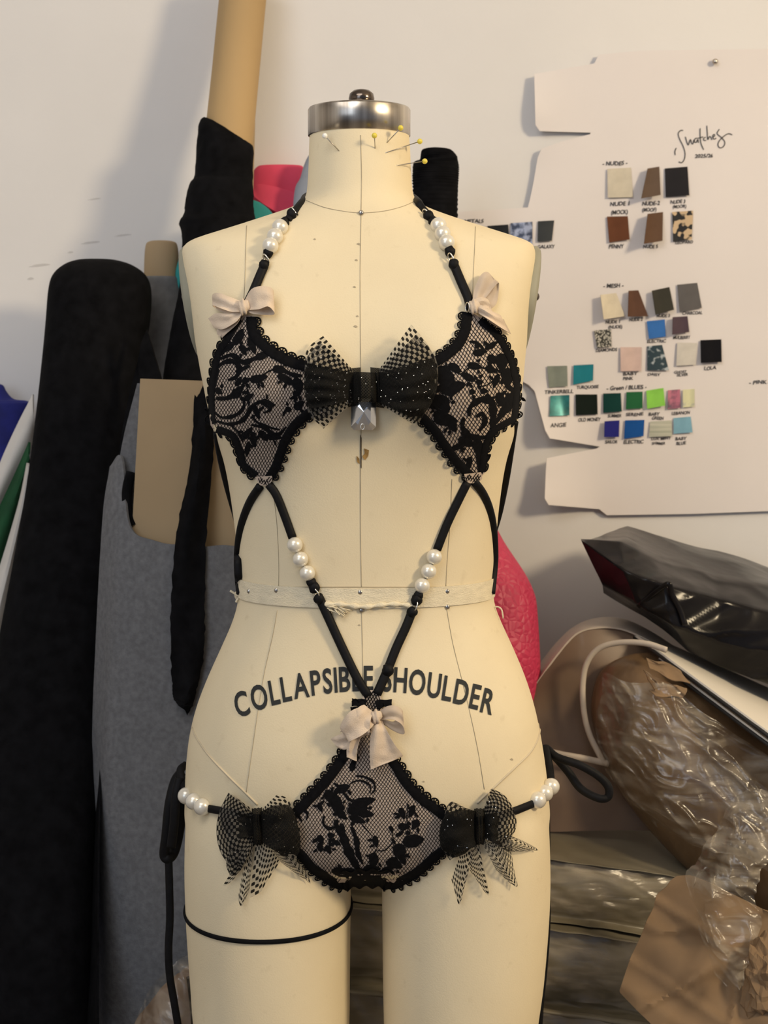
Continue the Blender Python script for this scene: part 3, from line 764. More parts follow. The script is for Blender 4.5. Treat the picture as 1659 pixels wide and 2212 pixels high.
motifs(cupR, z3, .2532,
 [(1095, 715, 110, 56, -10), (1195, 655, 120, 44, -30), (1200, 775, 90, 64, 40), (1280, 800, 140, 96, 80), (1330, 930, 150, 96, 90), (880, 850, 120, 64, 30), (1050, 832, 120, 54, 10), (1190, 862, 100, 54, 20), (1000, 930, 120, 54, 30), (1090, 970, 56, 44, 0), (1232, 960, 120, 44, 110), (1130, 1045, 64, 44, 0), (1030, 1052, 54, 44, 0),
  (800, 930, 210, 130, 50), (865, 1015, 200, 110, -15), (720, 1130, 200, 110, -10), (790, 1165, 130, 90, 60), (1340, 1150, 160, 84, 100), (1395, 1100, 160, 74, 90), (800, 1290, 190, 94, 5), (855, 1335, 130, 74, 60), (980, 1480, 140, 74, 20), (1085, 1550, 220, 74, 80), (1110, 1650, 210, 84, 95), (1000, 1670, 120, 44, 100), (900, 1520, 84, 44, -30), (760, 1240, 120, 70, -20), (1270, 1120, 120, 70, 70)],
 [([(1005, 620), (1080, 640), (1135, 705)], 28), ([(830, 830), (925, 900), (1010, 842), (1130, 850), (1245, 890)], 14), ([(1090, 1010), (1180, 980), (1250, 900)], 12), ([(1000, 1260), (1015, 1180), (1100, 1120), (1185, 1130), (1205, 1200), (1205, 1330), (1185, 1450)], 66), ([(955, 1270), (945, 1350), (1000, 1425), (1090, 1445), (1165, 1430)], 56),
  ([(1060, 1265), (1120, 1240), (1135, 1320), (1090, 1385)], 44), ([(1250, 1120), (1305, 1150), (1290, 1225), (1225, 1320)], 56), ([(1310, 1000), (1380, 1050), (1390, 1180)], 50), ([(980, 1420), (960, 1500), (900, 1540)], 30), ([(1150, 1470), (1120, 1580), (1090, 1700)], 60), ([(700, 1050), (770, 1010), (850, 960)], 60)])
# knotted net tabs at the cup tips
for cup, tip in ((cupL, [(551, 1030), (556, 1040), (562, 1049), (580, 1049), (588, 1038), (588, 1028)]), (cupR, [(1003, 1024), (1005, 1038), (1014, 1044), (1032, 1044), (1042, 1034), (1040, 1020)])):
    ps, fs = poly_fill(resample(V2(tip), 4, True), 5); mesh_obj('tip_tab', [R(p.x, p.y, .0046, .02) for p in ps], fs, M['lining'], cup)
    nt_ = net(tip, cup, 5, (60, -60), 1.8, .0052)

# --- lower panel
panel = group_part('lace_panel', 795, 1780, 'black lace front panel over a nude lining, with a scalloped edge')
PT_l = [(772, 1530), (768, 1560), (760, 1590), (744, 1615), (724, 1646), (705, 1672), (689, 1690), (672, 1709), (652, 1729), (636, 1745), (610, 1765)]
PB_l = [(612, 1835), (630, 1842), (648, 1857), (668, 1881), (692, 1898), (715, 1914), (739, 1921), (760, 1914)]
PB_r = [(822, 1914), (850, 1921), (876, 1909), (900, 1896), (924, 1877), (945, 1857), (963, 1844), (985, 1830)]
PT_r = [(1000, 1775), (963, 1753), (939, 1735), (924, 1725), (900, 1703), (880, 1679), (865, 1653), (850, 1630), (836, 1600), (828, 1560), (826, 1530)]
outp = PT_l + PB_l + [(780, 1908), (794, 1910), (808, 1908)] + PB_r + PT_r
lining(outp, panel); net(outp, panel, 6.0, (52, -56), 1.2)
band(PT_l, 20, panel, sign=1); band(PB_l, 19, panel, sign=1); band(PB_r, 19, panel, sign=1); band(PT_r, 20, panel, sign=1)
for seg, rr in ((PT_l[3:10], 11), (PB_l[1:], 8.5), (PB_r[:7], 9), (PT_r[1:8], 10.5)): scallops(seg, panel, rr, sign=-1)
z6 = lambda x, y: (620 + x * .217, 1640 + y * .217)
motifs(panel, z6, .217,
 [(760, 430, 230, 90, -15), (700, 500, 190, 100, -10), (785, 540, 150, 76, 10), (700, 600, 160, 66, 20), (500, 470, 230, 96, 75), (430, 380, 150, 90, 60), (540, 545, 140, 66, 45), (330, 480, 90, 44, 70), (335, 800, 90, 54, 60), (330, 880, 90, 54, 80), (412, 900, 90, 50, 60), (500, 835, 66, 44, 30), (440, 760, 66, 54, 0),
  (1147, 540, 110, 54, 70), (1240, 520, 120, 54, 110), (1165, 672, 110, 66, 0), (1277, 650, 100, 66, 120), (1260, 812, 200, 116, -10), (882, 820, 110, 54, 80), (1040, 700, 66, 36, 70), (1110, 747, 66, 32, -40), (1062, 820, 66, 28, 60), (1120, 920, 150, 116, 80), (1075, 1040, 150, 96, 30), (862, 1010, 150, 84, 90), (845, 1090, 160, 66, 0), (560, 1130, 220, 76, 10), (650, 1150, 130, 66, -20), (1150, 1000, 110, 60, 60), (560, 290, 130, 80, -20), (1000, 1100, 120, 60, -20)],
 [([(450, 450), (480, 340), (540, 285), (610, 275)], 50), ([(680, 165), (780, 178), (860, 230), (875, 300), (840, 345)], 26), ([(372, 560), (360, 640), (420, 690), (490, 662), (505, 605)], 32), ([(540, 640), (565, 780), (615, 920), (695, 1070), (745, 1115)], 88), ([(640, 670), (690, 800), (705, 930), (755, 1045)], 54),
  ([(1202, 420), (1195, 620), (1242, 745)], 10), ([(885, 900), (960, 912), (1040, 845), (1062, 795)], 14), ([(740, 640), (850, 765)], 9), ([(1040, 690), (1060, 800), (1090, 870)], 9), ([(800, 1040), (860, 960), (890, 900)], 14), ([(640, 120), (660, 40), (700, -30)], 60), ([(620, 250), (690, 215), (760, 220), (830, 270), (825, 340)], 20), ([(560, 330), (620, 400), (700, 420), (790, 380)], 34), ([(480, 600), (500, 690), (540, 760)], 50), ([(150, 620), (120, 560), (160, 510), (205, 540), (190, 610)], 26), ([(470, 1090), (560, 1100), (660, 1110), (740, 1150)], 40), ([(800, 1120), (900, 1130), (1000, 1100)], 34)])
stroke(panel, [(740, 1904), (768, 1899), (794, 1898), (820, 1899), (846, 1904)], 38, .0035, 'gusset_shade', False)  # black strip painted for the shadow where the panel turns under
# net tab and ruffled trim at the top of the panel
ps, fs = poly_fill(resample(V2([(789, 1491), (818, 1491), (825, 1513), (826, 1545), (772, 1545), (780, 1515)]), 4, True), 6)
mesh_obj('top_tab', [R(p.x, p.y, .0042) for p in ps], fs, M['lining'], panel); net([(789, 1491), (818, 1491), (825, 1513), (826, 1545), (772, 1545), (780, 1515)], panel, 5.4, (60, -60), 1.9, .0050)
for pts in ([(790, 1521), (776, 1518), (760, 1517)], [(812, 1524), (828, 1519), (846, 1520)], [(790, 1531), (772, 1534), (758, 1536)]): stroke(panel, pts, 17, .0058, 'trim_ruffle', False); scallops(pts, panel, 7, off=.006, sign=-1)

# --- straps
def strap(pts, r=.0040, off=.0035, name='strap', flat=.6, Y=.02, n3=None):
    if n3: path = spline(n3, len(n3) * 8)
    else: path = [R(p.x, p.y, off, Y) for p in resample(spline(V2(pts), len(pts) * 8), 9)]
    path = [p + Vector((0, 0, 0)) for p in path]
    v, f = tube_data(path, r, 10, flat); return mesh_obj(name, v, f, M['strap'], SUIT)
def knotlet(px, py, r=.0055, off=.005, Y=.02):
    c = R(px, py, off, Y); v, f = sphere_data(c, r, 12, 8, (1, .8, 1.1))
    v = [p + (p - c) * (.25 * noise.noise(p * 300)) for p in v]; mesh_obj('strap_knot', v, f, M['strap'], SUIT)
def pearls(name, pts, r=.0076, off=.006, Y=.02):
    g = group_part(name, pts[1][0], pts[1][1], 'row of three ivory pearls'); c = []
    for x, y in pts:
        q = R(x, y, off, Y); c.append(q); v, f = sphere_data(q, r, 28, 18); mesh_obj('pearl', v, f, M['pearl'], g)
    v, f = tube_data([c[0], c[1], c[2]], .0012, 6); mesh_obj('cord', v, f, M['strap'], g)
def metal_ring(px, py, ang, r=.0034, off=.006, Y=.02):
    c = R(px, py, off, Y); a = math.radians(ang); d = Vector((math.cos(a), 0, -math.sin(a))); e = Vector((math.sin(a) * .5, -.8, math.cos(a) * .5)).normalized()
    v, f = tube_data([c + (d * math.cos(t) * 1.5 + e * math.sin(t)) * r for t in [2 * math.pi * k / 20 for k in range(20)]], .0007, 6, closed=True); mesh_obj('metal_ring', v, f, M['ring'], SUIT)
# halter straps, over the shoulders and behind the neck
strap(None, .0036, n3=[P(770, 402, .075), P(700, 408, .062), P(662, 424, .03), R(655, 433, .004, .01), R(640, 452, .004), R(622, 474, .004)]); strap(None, .0036, n3=[P(775, 402, .075), P(850, 408, .062), P(889, 424, .03), R(902, 434, .004, .01), R(912, 450, .004), R(938, 478, .004)])
knotlet(631, 463, .0052); knotlet(614, 480, .0046); knotlet(926, 467, .0052); knotlet(936, 478, .0045); metal_ring(634, 460, 60); metal_ring(922, 462, 50)
pearls('pearl_row', [(605, 491), (594, 511), (584, 531)]); pearls('pearl_row', [(947, 487), (956, 505), (965, 524)])
strap([(582, 538), (577, 552)], .0038); strap([(571, 574), (562, 594), (546, 632), (528, 668)], .0042); knotlet(579, 545, .0050); knotlet(570, 573, .0048); metal_ring(575, 560, 60)
strap([(968, 535), (973, 548)], .0038); strap([(979, 568), (995, 606), (1012, 646), (1015, 668)], .0042); knotlet(972, 544, .0050); knotlet(980, 570, .0048); metal_ring(974, 558, 70); metal_ring(1010, 664, 90, .003)
# crossing straps down to the lower panel
strap([(580, 1046), (596, 1068), (614, 1112), (632, 1162)]); strap([(690, 1292), (712, 1340), (742, 1405), (772, 1466), (796, 1504)], .0043)
pearls('pearl_row', [(637, 1177), (649, 1208), (664, 1238)], .0073); knotlet(673, 1258, .0046); knotlet(679, 1269, .0052); metal_ring(683, 1281, 60); knotlet(689, 1294, .0050)
strap([(1010, 1042), (992, 1078), (966, 1132), (944, 1188)]); strap([(892, 1316), (878, 1352), (856, 1400), (836, 1450), (814, 1500)], .0043)
pearls('pearl_row', [(938, 1203), (926, 1234), (912, 1265)], .0073); knotlet(904, 1286, .0046); knotlet(900, 1296, .0052); metal_ring(896, 1309, 110); knotlet(891, 1322, .0050); knotlet(838, 1447, .0055)
# straps round the sides
strap([(562, 1050), (540, 1084), (523, 1130), (515, 1180), (514, 1230), (519, 1282)], .0040, .003); strap([(1024, 1040), (1042, 1064), (1056, 1096), (1065, 1140), (1068, 1200), (1065, 1244), (1061, 1282)], .0040, .003)
strap(None, .0036, n3=[P(468, 935, -.04), P(476, 985, -.012), P(490, 1045, .012), P(507, 1105, .035), P(520, 1150, .05)]); strap(None, .0036, n3=[P(1112, 912, -.045), P(1105, 960, -.012), P(1094, 1030, .012), P(1080, 1100, .035), P(1066, 1150, .05)])
# hip straps, pearls, ties
strap([(600, 1770), (540, 1766), (490, 1754), (446, 1746)], .0040); pearls('pearl_row', [(437, 1743), (419, 1731), (402, 1719)], .0083, .007, -.01)
strap([(985, 1778), (1040, 1772), (1100, 1756), (1152, 1736)], .0040); pearls('pearl_row', [(1162, 1728), (1177, 1713), (1191, 1699)], .0083, .007, -.01)
Yl, Yr = .02, .03
strap(None, .0042, n3=[P(402, 1712, -.005), P(394, 1690, .01), P(390, 1664, .02), P(402, 1652, .03)], name='hip_tie')
strap(None, .0052, n3=[P(392, 1668, Yl), P(378, 1690, Yl), P(366, 1740, Yl - .005), P(360, 1800, Yl - .005), P(355, 1846, Yl), P(364, 1855, Yl), P(376, 1840, Yl + .01), P(386, 1800, Yl + .012), P(393, 1750, Yl + .012), P(396, 1700, Yl + .01)], name='hip_tie', flat=.7)
strap(None, .0048, n3=[P(388, 1680, Yl - .01), P(380, 1720, Yl - .015), P(376, 1780, Yl - .015), P(370, 1830, Yl - .01)], name='hip_tie')
strap(None, .0040, n3=[P(364, 1850, Yl), P(366, 1920, Yl), P(367, 1985, Yl), P(364, 2050, Yl), P(367, 2110, Yl), P(377, 2170, Yl), P(388, 2240, Yl), P(392, 2300, Yl)], name='hip_tie')
strap(None, .0038, n3=[P(410, 2110, .09), P(416, 2160, .09), P(420, 2212, .09), P(424, 2300, .09)], name='hip_tie')
strap(None, .0042, n3=[P(1190, 1690, -.005), P(1187, 1660, .01), P(1181, 1630, .02), P(1178, 1612, .03)], name='hip_tie')
strap(None, .0042, n3=[P(1182, 1618, Yr), P(1204, 1636, Yr - .01), P(1250, 1652, Yr - .02), P(1292, 1676, Yr - .02), P(1314, 1700, Yr - .02), P(1313, 1722, Yr - .02), P(1292, 1724, Yr - .02), P(1255, 1704, Yr - .01), P(1228, 1668, Yr), P(1204, 1640, Yr), P(1186, 1622, Yr)], name='hip_tie', flat=.8)
strap(None, .0040, n3=[P(1176, 1640, .08), P(1180, 1760, .08), P(1181, 1900, .075), P(1181, 2000, .07), P(1174, 2100, .065), P(1166, 2180, .06), P(1162, 2280, .06)], name='hip_tie')

# --- bows
def bow(name, px, py, label): return group_part(name, px, py, label, .01)
def wing(parent, inner, outer, mm, offs, name, nu=26, nv=26, folds=4, amp=.004, phase=0, surf=True, Y=None):
    """cloth panel from the knot (inner edge) to the free edge (outer), bulging and pleated"""
    m = max(len(inner), len(outer), 5)
    A = resample_n(inner, m); B = resample_n(outer, m); rows = []
    for t in (0, .25, .5, .75, 1):
        r = []
        for a, b in zip(A, B):
            q = a.lerp(b, t); o = offs[0] + offs[1] * math.sin(math.pi * min(1, t * .9 + .08)) + offs[2] * t
            r.append(R(q.x, q.y, o, .02))
        rows.append(r)
    def disp(u, v, p):
        k = min(1, v * 1.3)
        return Vector((0, -1, .12)) * (amp * .6 * math.sin(u * math.pi * 2 * folds + phase + v * 2 + 2 * noise.noise(p * 40)) * k + .0034 * noise.noise(p * 75 + Vector((phase, 0, 0))) * k)
    return grid_obj(name, rows, nu, nv, M[mm], parent, disp)
def resample_n(pts, n):
    ps = V2(pts); L = [0]
    for a, b in zip(ps, ps[1:]): L.append(L[-1] + (b - a).length)
    out = []
    for i in range(n):
        s = L[-1] * i / (n - 1); k = 0
        while k < len(L) - 2 and L[k + 1] < s: k += 1
        out.append(ps[k].lerp(ps[k + 1], (s - L[k]) / max(1e-9, L[k + 1] - L[k])))
    return out
def sparkle(parent, poly, n, off):
    """tiny glitter flecks on the tulle"""
    ps = V2(poly); x0 = min(p.x for p in ps); x1 = max(p.x for p in ps); y0 = min(p.y for p in ps); y1 = max(p.y for p in ps); parts = []
    while len(parts) < n:
        q = Vector((random.uniform(x0, x1), random.uniform(y0, y1)))
        if inside(q, ps): parts.append(sphere_data(R(q.x, q.y, off + random.uniform(0, .006), .02), random.uniform(.00022, .0005), 5, 4))
    v, f = merge(*parts); tag(mesh_obj('glitter', v, f, M['glitter'], parent, smooth=False), kind='stuff')
def knot(parent, quad, mm, off, bulge=.006, pleats=3, name='knot'):
    a, b, c, d = V2(quad); rows = []
    for t in (-.05, .15, .5, .85, 1.05):
        r = []
        for u in (0, .25, .5, .75, 1):
            q = a.lerp(b, u).lerp(d.lerp(c, u), t); e = off * (.5 + .5 * math.sin(math.pi * u) ** .5) + bulge * math.sin(math.pi * u) * (1 if 0 < t < 1 else .1) + .002 * noise.noise(Vector((q.x * .05, q.y * .05, 1)))
            r.append(R(q.x, q.y, e, .02))
        rows.append(r)
    return grid_obj(name, rows, 26, 14, M[mm], parent, lambda u, v, p: Vector((0, -.0013 * math.sin(u * math.pi * 2 * pleats + 3 * noise.noise(p * 60)), 0)))
# centre bow of glitter tulle
b0 = bow('tulle_bow', 790, 838, 'large black glitter tulle bow')
wing(b0, [(764, 801), (764, 868)], [(698, 726), (680, 737), (664, 748), (656, 830), (668, 898), (699, 926)], 'tulle', (.008, .014, .004), 'bow_loop', folds=3, amp=.002)
wing(b0, [(766, 804), (764, 866)], [(690, 738), (664, 756), (657, 830), (668, 890), (685, 912)], 'tulle2', (.010, .016, .002), 'bow_loop', folds=3, amp=.0025, phase=1)
wing(b0, [(766, 806), (764, 864)], [(662, 784), (656, 815), (657, 850), (668, 884)], 'dense', (.012, .018, .003), 'bow_loop', folds=3.5, amp=.003, phase=2)
wing(b0, [(818, 799), (820, 873)], [(888, 701), (915, 732), (943, 768), (945, 830), (925, 885), (893, 917)], 'tulle', (.008, .014, .004), 'bow_loop', folds=3, amp=.002)
wing(b0, [(816, 804), (820, 870)], [(900, 722), (930, 752), (945, 800), (940, 850), (905, 914)], 'tulle2', (.010, .016, .002), 'bow_loop', folds=3, amp=.0025, phase=2)
wing(b0, [(816, 806), (820, 870)], [(938, 772), (946, 815), (942, 850), (922, 890), (902, 908)], 'dense', (.012, .018, .003), 'bow_loop', folds=3.5, amp=.003)
knot(b0, [(761, 806), (818, 808), (820, 867), (763, 864)], 'dense', .024, .006, 4); knot(b0, [(752, 800), (779, 797), (780, 870), (752, 876)], 'dense', .012, .006, 2, 'knot_fold'); knot(b0, [(800, 797), (828, 800), (830, 878), (802, 874)], 'dense', .012, .006, 2, 'knot_fold')
sparkle(b0, [(664, 760), (760, 800), (760, 866), (690, 900), (660, 860)], 60, .028); sparkle(b0, [(822, 805), (935, 770), (940, 850), (900, 900), (822, 866)], 44, .028); sparkle(b0, [(768, 808), (814, 808), (814, 864), (768, 864)], 6, .027)
# crystal pendant: step-cut stone with a four-sided top
gem = group_part('crystal_pendant', 785, 898, 'clear rectangular faceted crystal')
def gem_pts(h, x0, x1, y0, y1, c): return [(x0 + c, y0), (x1 - c, y0), (x1, y0 + c), (x1, y1 - c), (x1 - c, y1), (x0 + c, y1), (x0, y1 - c), (x0, y0 + c)], h
lay = [gem_pts(.004, 759, 811, 860, 928, 7), gem_pts(.008, 758, 812, 860, 929, 7), gem_pts(.0125, 768, 801, 868, 917, 5)]
gc = R(785, 895, .0, .02); gv, gf = [], []
for pts, h in lay:
    for x, y in pts: p = P(x, y, gc.y - h); gv.append(p)
for i in (0, 1):
    for k in range(8): gf.append((i * 8 + k, i * 8 + (k + 1) % 8, (i + 1) * 8 + (k + 1) % 8, (i + 1) * 8 + k))
gv.append(P(786, 890, gc.y - .0154)); gf += [(16 + k, 16 + (k + 1) % 8, 24) for k in range(8)]; gf.append(tuple(range(8))[::-1])
mesh_obj('stone', gv, gf, M['crystal'], gem, smooth=False)
v, f = tube_data([P(783 + 4 * math.cos(t), 922 + 6 * math.sin(t), gc.y - .013) for t in [2 * math.pi * k / 14 for k in range(14)]], .0005, 6, closed=True); mesh_obj('claw', v, f, M['ring'], gem)
# hip bows of glitter tulle
def hip_bow(cx, cy, label, loops, tails, kn, sp):
    b = bow('tulle_bow', cx, cy, label)
    for inner, outer, mm, offs, ph in tails: wing(b, inner, outer, mm, offs, 'bow_tail', 18, 22, 1.2, .0012, ph)
    for inner, outer, mm, offs, ph in loops: wing(b, inner, outer, mm, offs, 'bow_loop', 26, 22, 3, .0022, ph)
    knot(b, kn, 'dense', .014, .006, 3)
    for poly, n in sp: sparkle(b, poly, n, .022)
hip_bow(556, 1790, 'black glitter tulle bow on the left hip', [
  ([(546, 1756), (548, 1818)], [(494, 1711), (478, 1740), (466, 1790), (472, 1830), (492, 1868), (520, 1880)], 'tulle2', (.007, .012, .003), 0),
  ([(546, 1748), (546, 1800)], [(494, 1712), (520, 1730), (538, 1752)], 'tulle', (.006, .009, .002), 1),
  ([(548, 1764), (548, 1806)], [(486, 1750), (474, 1765), (480, 1790), (500, 1812)], 'dense', (.010, .010, .0), 1),
  ([(564, 1750), (566, 1818)], [(600, 1714), (616, 1711), (624, 1732), (648, 1790), (648, 1840), (640, 1856)], 'tulle', (.007, .010, .003), 0),
  ([(562, 1754), (566, 1820)], [(590, 1740), (625, 1738), (648, 1790), (650, 1838), (636, 1856), (612, 1850)], 'dense', (.010, .014, .003), 2)],
 [([(545, 1810), (556, 1815)], [(482, 1912), (486, 1914), (505, 1900)], 'tulle', (.005, .006, .001), 0), ([(540, 1806), (548, 1815)], [(514, 1940), (520, 1964), (538, 1925)], 'tulle', (.006, .007, .001), 1),
  ([(553, 1815), (572, 1815)], [(540, 1940), (544, 1942), (560, 1930), (605, 1862)], 'tulle', (.006, .007, .001), 2), ([(566, 1806), (590, 1806)], [(606, 1862), (650, 1895), (674, 1914), (660, 1880)], 'tulle', (.005, .007, .001), 0),
  ([(500, 1800), (540, 1810)], [(488, 1870), (500, 1898), (520, 1880), (535, 1855)], 'tulle2', (.008, .010, .0), 1)],
 [(544, 1750), (566, 1748), (568, 1822), (546, 1822)], [([(480, 1740), (540, 1770), (540, 1860), (480, 1850)], 16), ([(570, 1750), (640, 1750), (640, 1850), (570, 1830)], 20)])
hip_bow(1037, 1790, 'black glitter tulle bow on the right hip', [
  ([(1046, 1752), (1048, 1805)], [(1063, 1703), (1090, 1718), (1112, 1752), (1117, 1785), (1104, 1812), (1085, 1830)], 'tulle2', (.007, .012, .003), 0),
  ([(1044, 1750), (1048, 1780)], [(1060, 1704), (1080, 1720), (1100, 1740)], 'tulle', (.006, .009, .002), 1),
  ([(1046, 1760), (1048, 1812)], [(1082, 1752), (1084, 1770), (1080, 1800), (1088, 1828)], 'dense', (.011, .012, .002), 1),
  ([(1026, 1752), (1028, 1812)], [(1000, 1742), (975, 1728), (962, 1752), (948, 1800), (955, 1840), (972, 1858)], 'tulle2', (.007, .010, .003), 0),
  ([(1028, 1752), (1030, 1820)], [(995, 1748), (966, 1752), (947, 1800), (954, 1838), (984, 1858), (1005, 1845)], 'dense', (.010, .015, .003), 2)],
 [([(1005, 1812), (1030, 1816)], [(975, 1900), (985, 1935), (991, 1962), (1000, 1930)], 'tulle', (.006, .007, .001), 0), ([(1020, 1812), (1034, 1816)], [(1015, 1880), (1050, 1930), (1060, 1945), (1050, 1900)], 'tulle', (.005, .007, .001), 1),
  ([(1034, 1806), (1050, 1808)], [(1072, 1880), (1112, 1918), (1119, 1923), (1107, 1860), (1105, 1842)], 'tulle', (.006, .008, .001), 2), ([(1076, 1812), (1100, 1800)], [(1106, 1842), (1140, 1838), (1168, 1840), (1140, 1820), (1102, 1808)], 'tulle', (.008, .007, .001), 0),
  ([(1046, 1806), (1060, 1800)], [(1095, 1840), (1108, 1840), (1104, 1812)], 'tulle2', (.009, .008, .001), 1)],
 [(1024, 1750), (1048, 1750), (1048, 1820), (1026, 1822)], [([(955, 1760), (1020, 1760), (1020, 1840), (960, 1840)], 16), ([(1052, 1720), (1105, 1740), (1105, 1810), (1052, 1820)], 12)])
# nude chiffon ribbon bows
def ribbon(parent, st, mm, name, nu=9, nv=30, crease=.0008):
    """st: (px, py, off, half-width dx, dy) along the ribbon"""
    rows = []
    for x, y, o, dx, dy in st:
        rows.append([R(x - dx, y - dy, o, .02), R(x - dx * .4, y - dy * .4, o + .0015, .02), R(x + dx * .4, y + dy * .4, o - .0005, .02), R(x + dx, y + dy, o, .02)])
    return grid_obj(name, rows, nu, nv, M[mm], parent, lambda u, v, p: Vector((0, crease * math.sin(u * 9 + v * 5) + .0014 * noise.noise(p * 120), 0)), thick=.0003)
def rib_knot(parent, px, py, r, off, mm='chiffon'):
    c = R(px, py, off, .02); v, f = sphere_data(c, r, 20, 14, (.85, .75, 1.15)); v = [p + (p - c) * .16 * math.sin((p.x - c.x) * 1600 + (p.z - c.z) * 400) for p in v]
    mesh_obj('knot', v, f, M[mm], parent)
r1 = bow('ribbon_bow', 525, 662, 'nude chiffon ribbon bow at the top of the left cup')
ribbon(r1, [(524, 662, .010, 3, 11), (500, 658, .016, 2, 16), (476, 650, .018, 3, 17), (460, 648, .014, 1, 12), (462, 656, .009, 1, 8), (480, 664, .007, 3, 12), (502, 668, .007, 3, 13), (522, 665, .008, 2, 9)], 'chiffon', 'bow_loop')
ribbon(r1, [(516, 672, .009, 6, 8), (498, 686, .012, 11, 10), (474, 694, .010, 8, 17), (456, 698, .006, 6, 10)], 'chiffon', 'bow_tail'); ribbon(r1, [(514, 674, .007, 8, 6), (498, 692, .008, 14, 8), (480, 712, .005, 10, 8), (474, 726, .004, 5, 4)], 'chiffon2', 'bow_tail')
ribbon(r1, [(530, 660, .010, 2, 10), (552, 646, .017, 8, 22), (575, 640, .019, 4, 22), (591, 650, .015, 1, 24), (588, 664, .009, 2, 16), (566, 664, .008, 4, 16), (545, 668, .008, 2, 10), (530, 666, .008, 2, 6)], 'chiffon', 'bow_loop')
rib_knot(r1, 526, 663, .0062, .013)
r2 = bow('ribbon_bow', 1032, 665, 'sheer nude chiffon ribbon bow at the top of the right cup')
ribbon(r2, [(1028, 658, .008, 8, 4), (1040, 630, .010, 15, 6), (1055, 605, .012, 17, 10), (1066, 600, .010, 12, 12), (1072, 622, .007, 5, 10), (1062, 648, .006, 10, 8), (1048, 664, .006, 10, 6)], 'chiffon2', 'bow_loop')
ribbon(r2, [(1030, 665, .010, 4, 12), (1050, 676, .016, 8, 16), (1072, 690, .016, 10, 18), (1090, 700, .012, 8, 18), (1084, 704, .008, 8, 10), (1064, 692, .006, 8, 10), (1044, 676, .006, 6, 8)], 'chiffon', 'bow_loop')
ribbon(r2, [(1034, 672, .008, 6, 6), (1054, 690, .010, 10, 10), (1076, 700, .008, 14, 14), (1096, 706, .005, 8, 16)], 'chiffon2', 'bow_tail'); ribbon(r2, [(1030, 656, .012, 8, 8), (1046, 654, .014, 6, 12), (1060, 664, .012, 4, 14), (1066, 684, .010, 8, 6)], 'chiffon', 'bow_fold')
rib_knot(r2, 1024, 662, .0058, .010)
r3 = bow('ribbon_bow', 812, 1550, 'nude chiffon ribbon bow on the front of the lower panel')
ribbon(r3, [(806, 1545, .014, 6, 12), (790, 1550, .022, 12, 22), (766, 1565, .024, 14, 24), (745, 1585, .019, 10, 16), (752, 1590, .013, 8, 10), (775, 1578, .009, 12, 12), (800, 1560, .009, 6, 8)], 'chiffon', 'bow_loop'); ribbon(r3, [(796, 1530, .018, 10, 8), (786, 1545, .024, 14, 14), (776, 1570, .022, 22, 12), (764, 1584, .016, 30, 4)], 'chiffon', 'bow_fold')
ribbon(r3, [(818, 1548, .012, 3, 8), (842, 1540, .018, 6, 14), (862, 1545, .018, 6, 20), (872, 1560, .014, 2, 22), (860, 1572, .010, 8, 14), (840, 1566, .009, 8, 12), (822, 1556, .009, 3, 6)], 'chiffon2', 'bow_loop')
ribbon(r3, [(762, 1580, .012, 16, 6), (750, 1594, .012, 14, 8), (735, 1605, .010, 12, 14), (722, 1606, .008, 8, 10)], 'chiffon', 'bow_tail'); ribbon(r3, [(772, 1578, .012, 14, 2), (764, 1600, .013, 12, 2), (760, 1622, .011, 11, 4), (760, 1640, .008, 11, 5)], 'chiffon', 'bow_tail')
ribbon(r3, [(817, 1556, .014, 8, 2), (820, 1580, .017, 18, 2), (826, 1612, .016, 27, -4), (834, 1640, .011, 34, -12), (836, 1648, .010, 34, -14)], 'chiffon', 'bow_tail', nu=14)
rib_knot(r3, 813, 1548, .0056, .018)

# ------------------------------------------------------------------ fabric rolls leaning on the back wall, left
def roll(parent, name, st, m, n=40, rows=60, wob=None, smooth=True):
    v, f = loft_data(st, n, rows, wob); return mesh_obj(name, v, f, M[m], parent, smooth)
def root_at(px, Y, label, cat, name, group=None):
    q = P(px, 2212, Y); return thing(name, (q.x, Y, 0), label, cat, group)
def floor_y(Y):  # pixel row where the floor would lie at this depth
    lo, hi = 2212, 9000
    for _ in range(50):
        m_ = (lo + hi) / 2
        if P(800, m_, Y).z > 0.002: lo = m_
        else: hi = m_
    return lo
# big black roll
g = root_at(90, .20, 'thick black fabric roll with a rounded top, leaning at the far left', 'fabric roll', 'fabric_roll')
def wob1(t, a, c): return .02 * math.sin(3 * a + t * 4) * t + .012 * noise.noise(Vector((math.cos(a) * 2, math.sin(a) * 2, t * 5))) 
roll(g, 'fabric_wrap', [(560, 188, 228, .46, .8), (562, 165, 252, .46, .8), (572, 138, 284, .455, .8), (594, 114, 314, .45, .8), (628, 104, 326, .445, .8), (690, 99, 323, .44, .8), (760, 93, 311, .43, .8), (900, 78, 286, .41, .8), (1050, 58, 262, .39, .8), (1200, 32, 248, .36, .8), (1400, -5, 230, .32, .8), (1600, -40, 217, .28, .8), (1900, -75, 206, .22, .8), (2212, -95, 203, .17, .8), (floor_y(.12), -120, 200, .12, .8)], 'black2', 48, 90, wob1)
grid_obj('loose_fold', [[P(300, 770, .36), P(270, 900, .35), P(250, 1050, .34), P(236, 1250, .32), P(222, 1500, .29), P(205, 1800, .24), P(190, 2212, .15)], [P(322, 705, .37), P(306, 860, .345), P(268, 1050, .325), P(243, 1250, .305), P(224, 1500, .27), P(214, 1800, .20), P(212, 2240, .10)]], 40, 6, M['black2'], g, thick=.002)
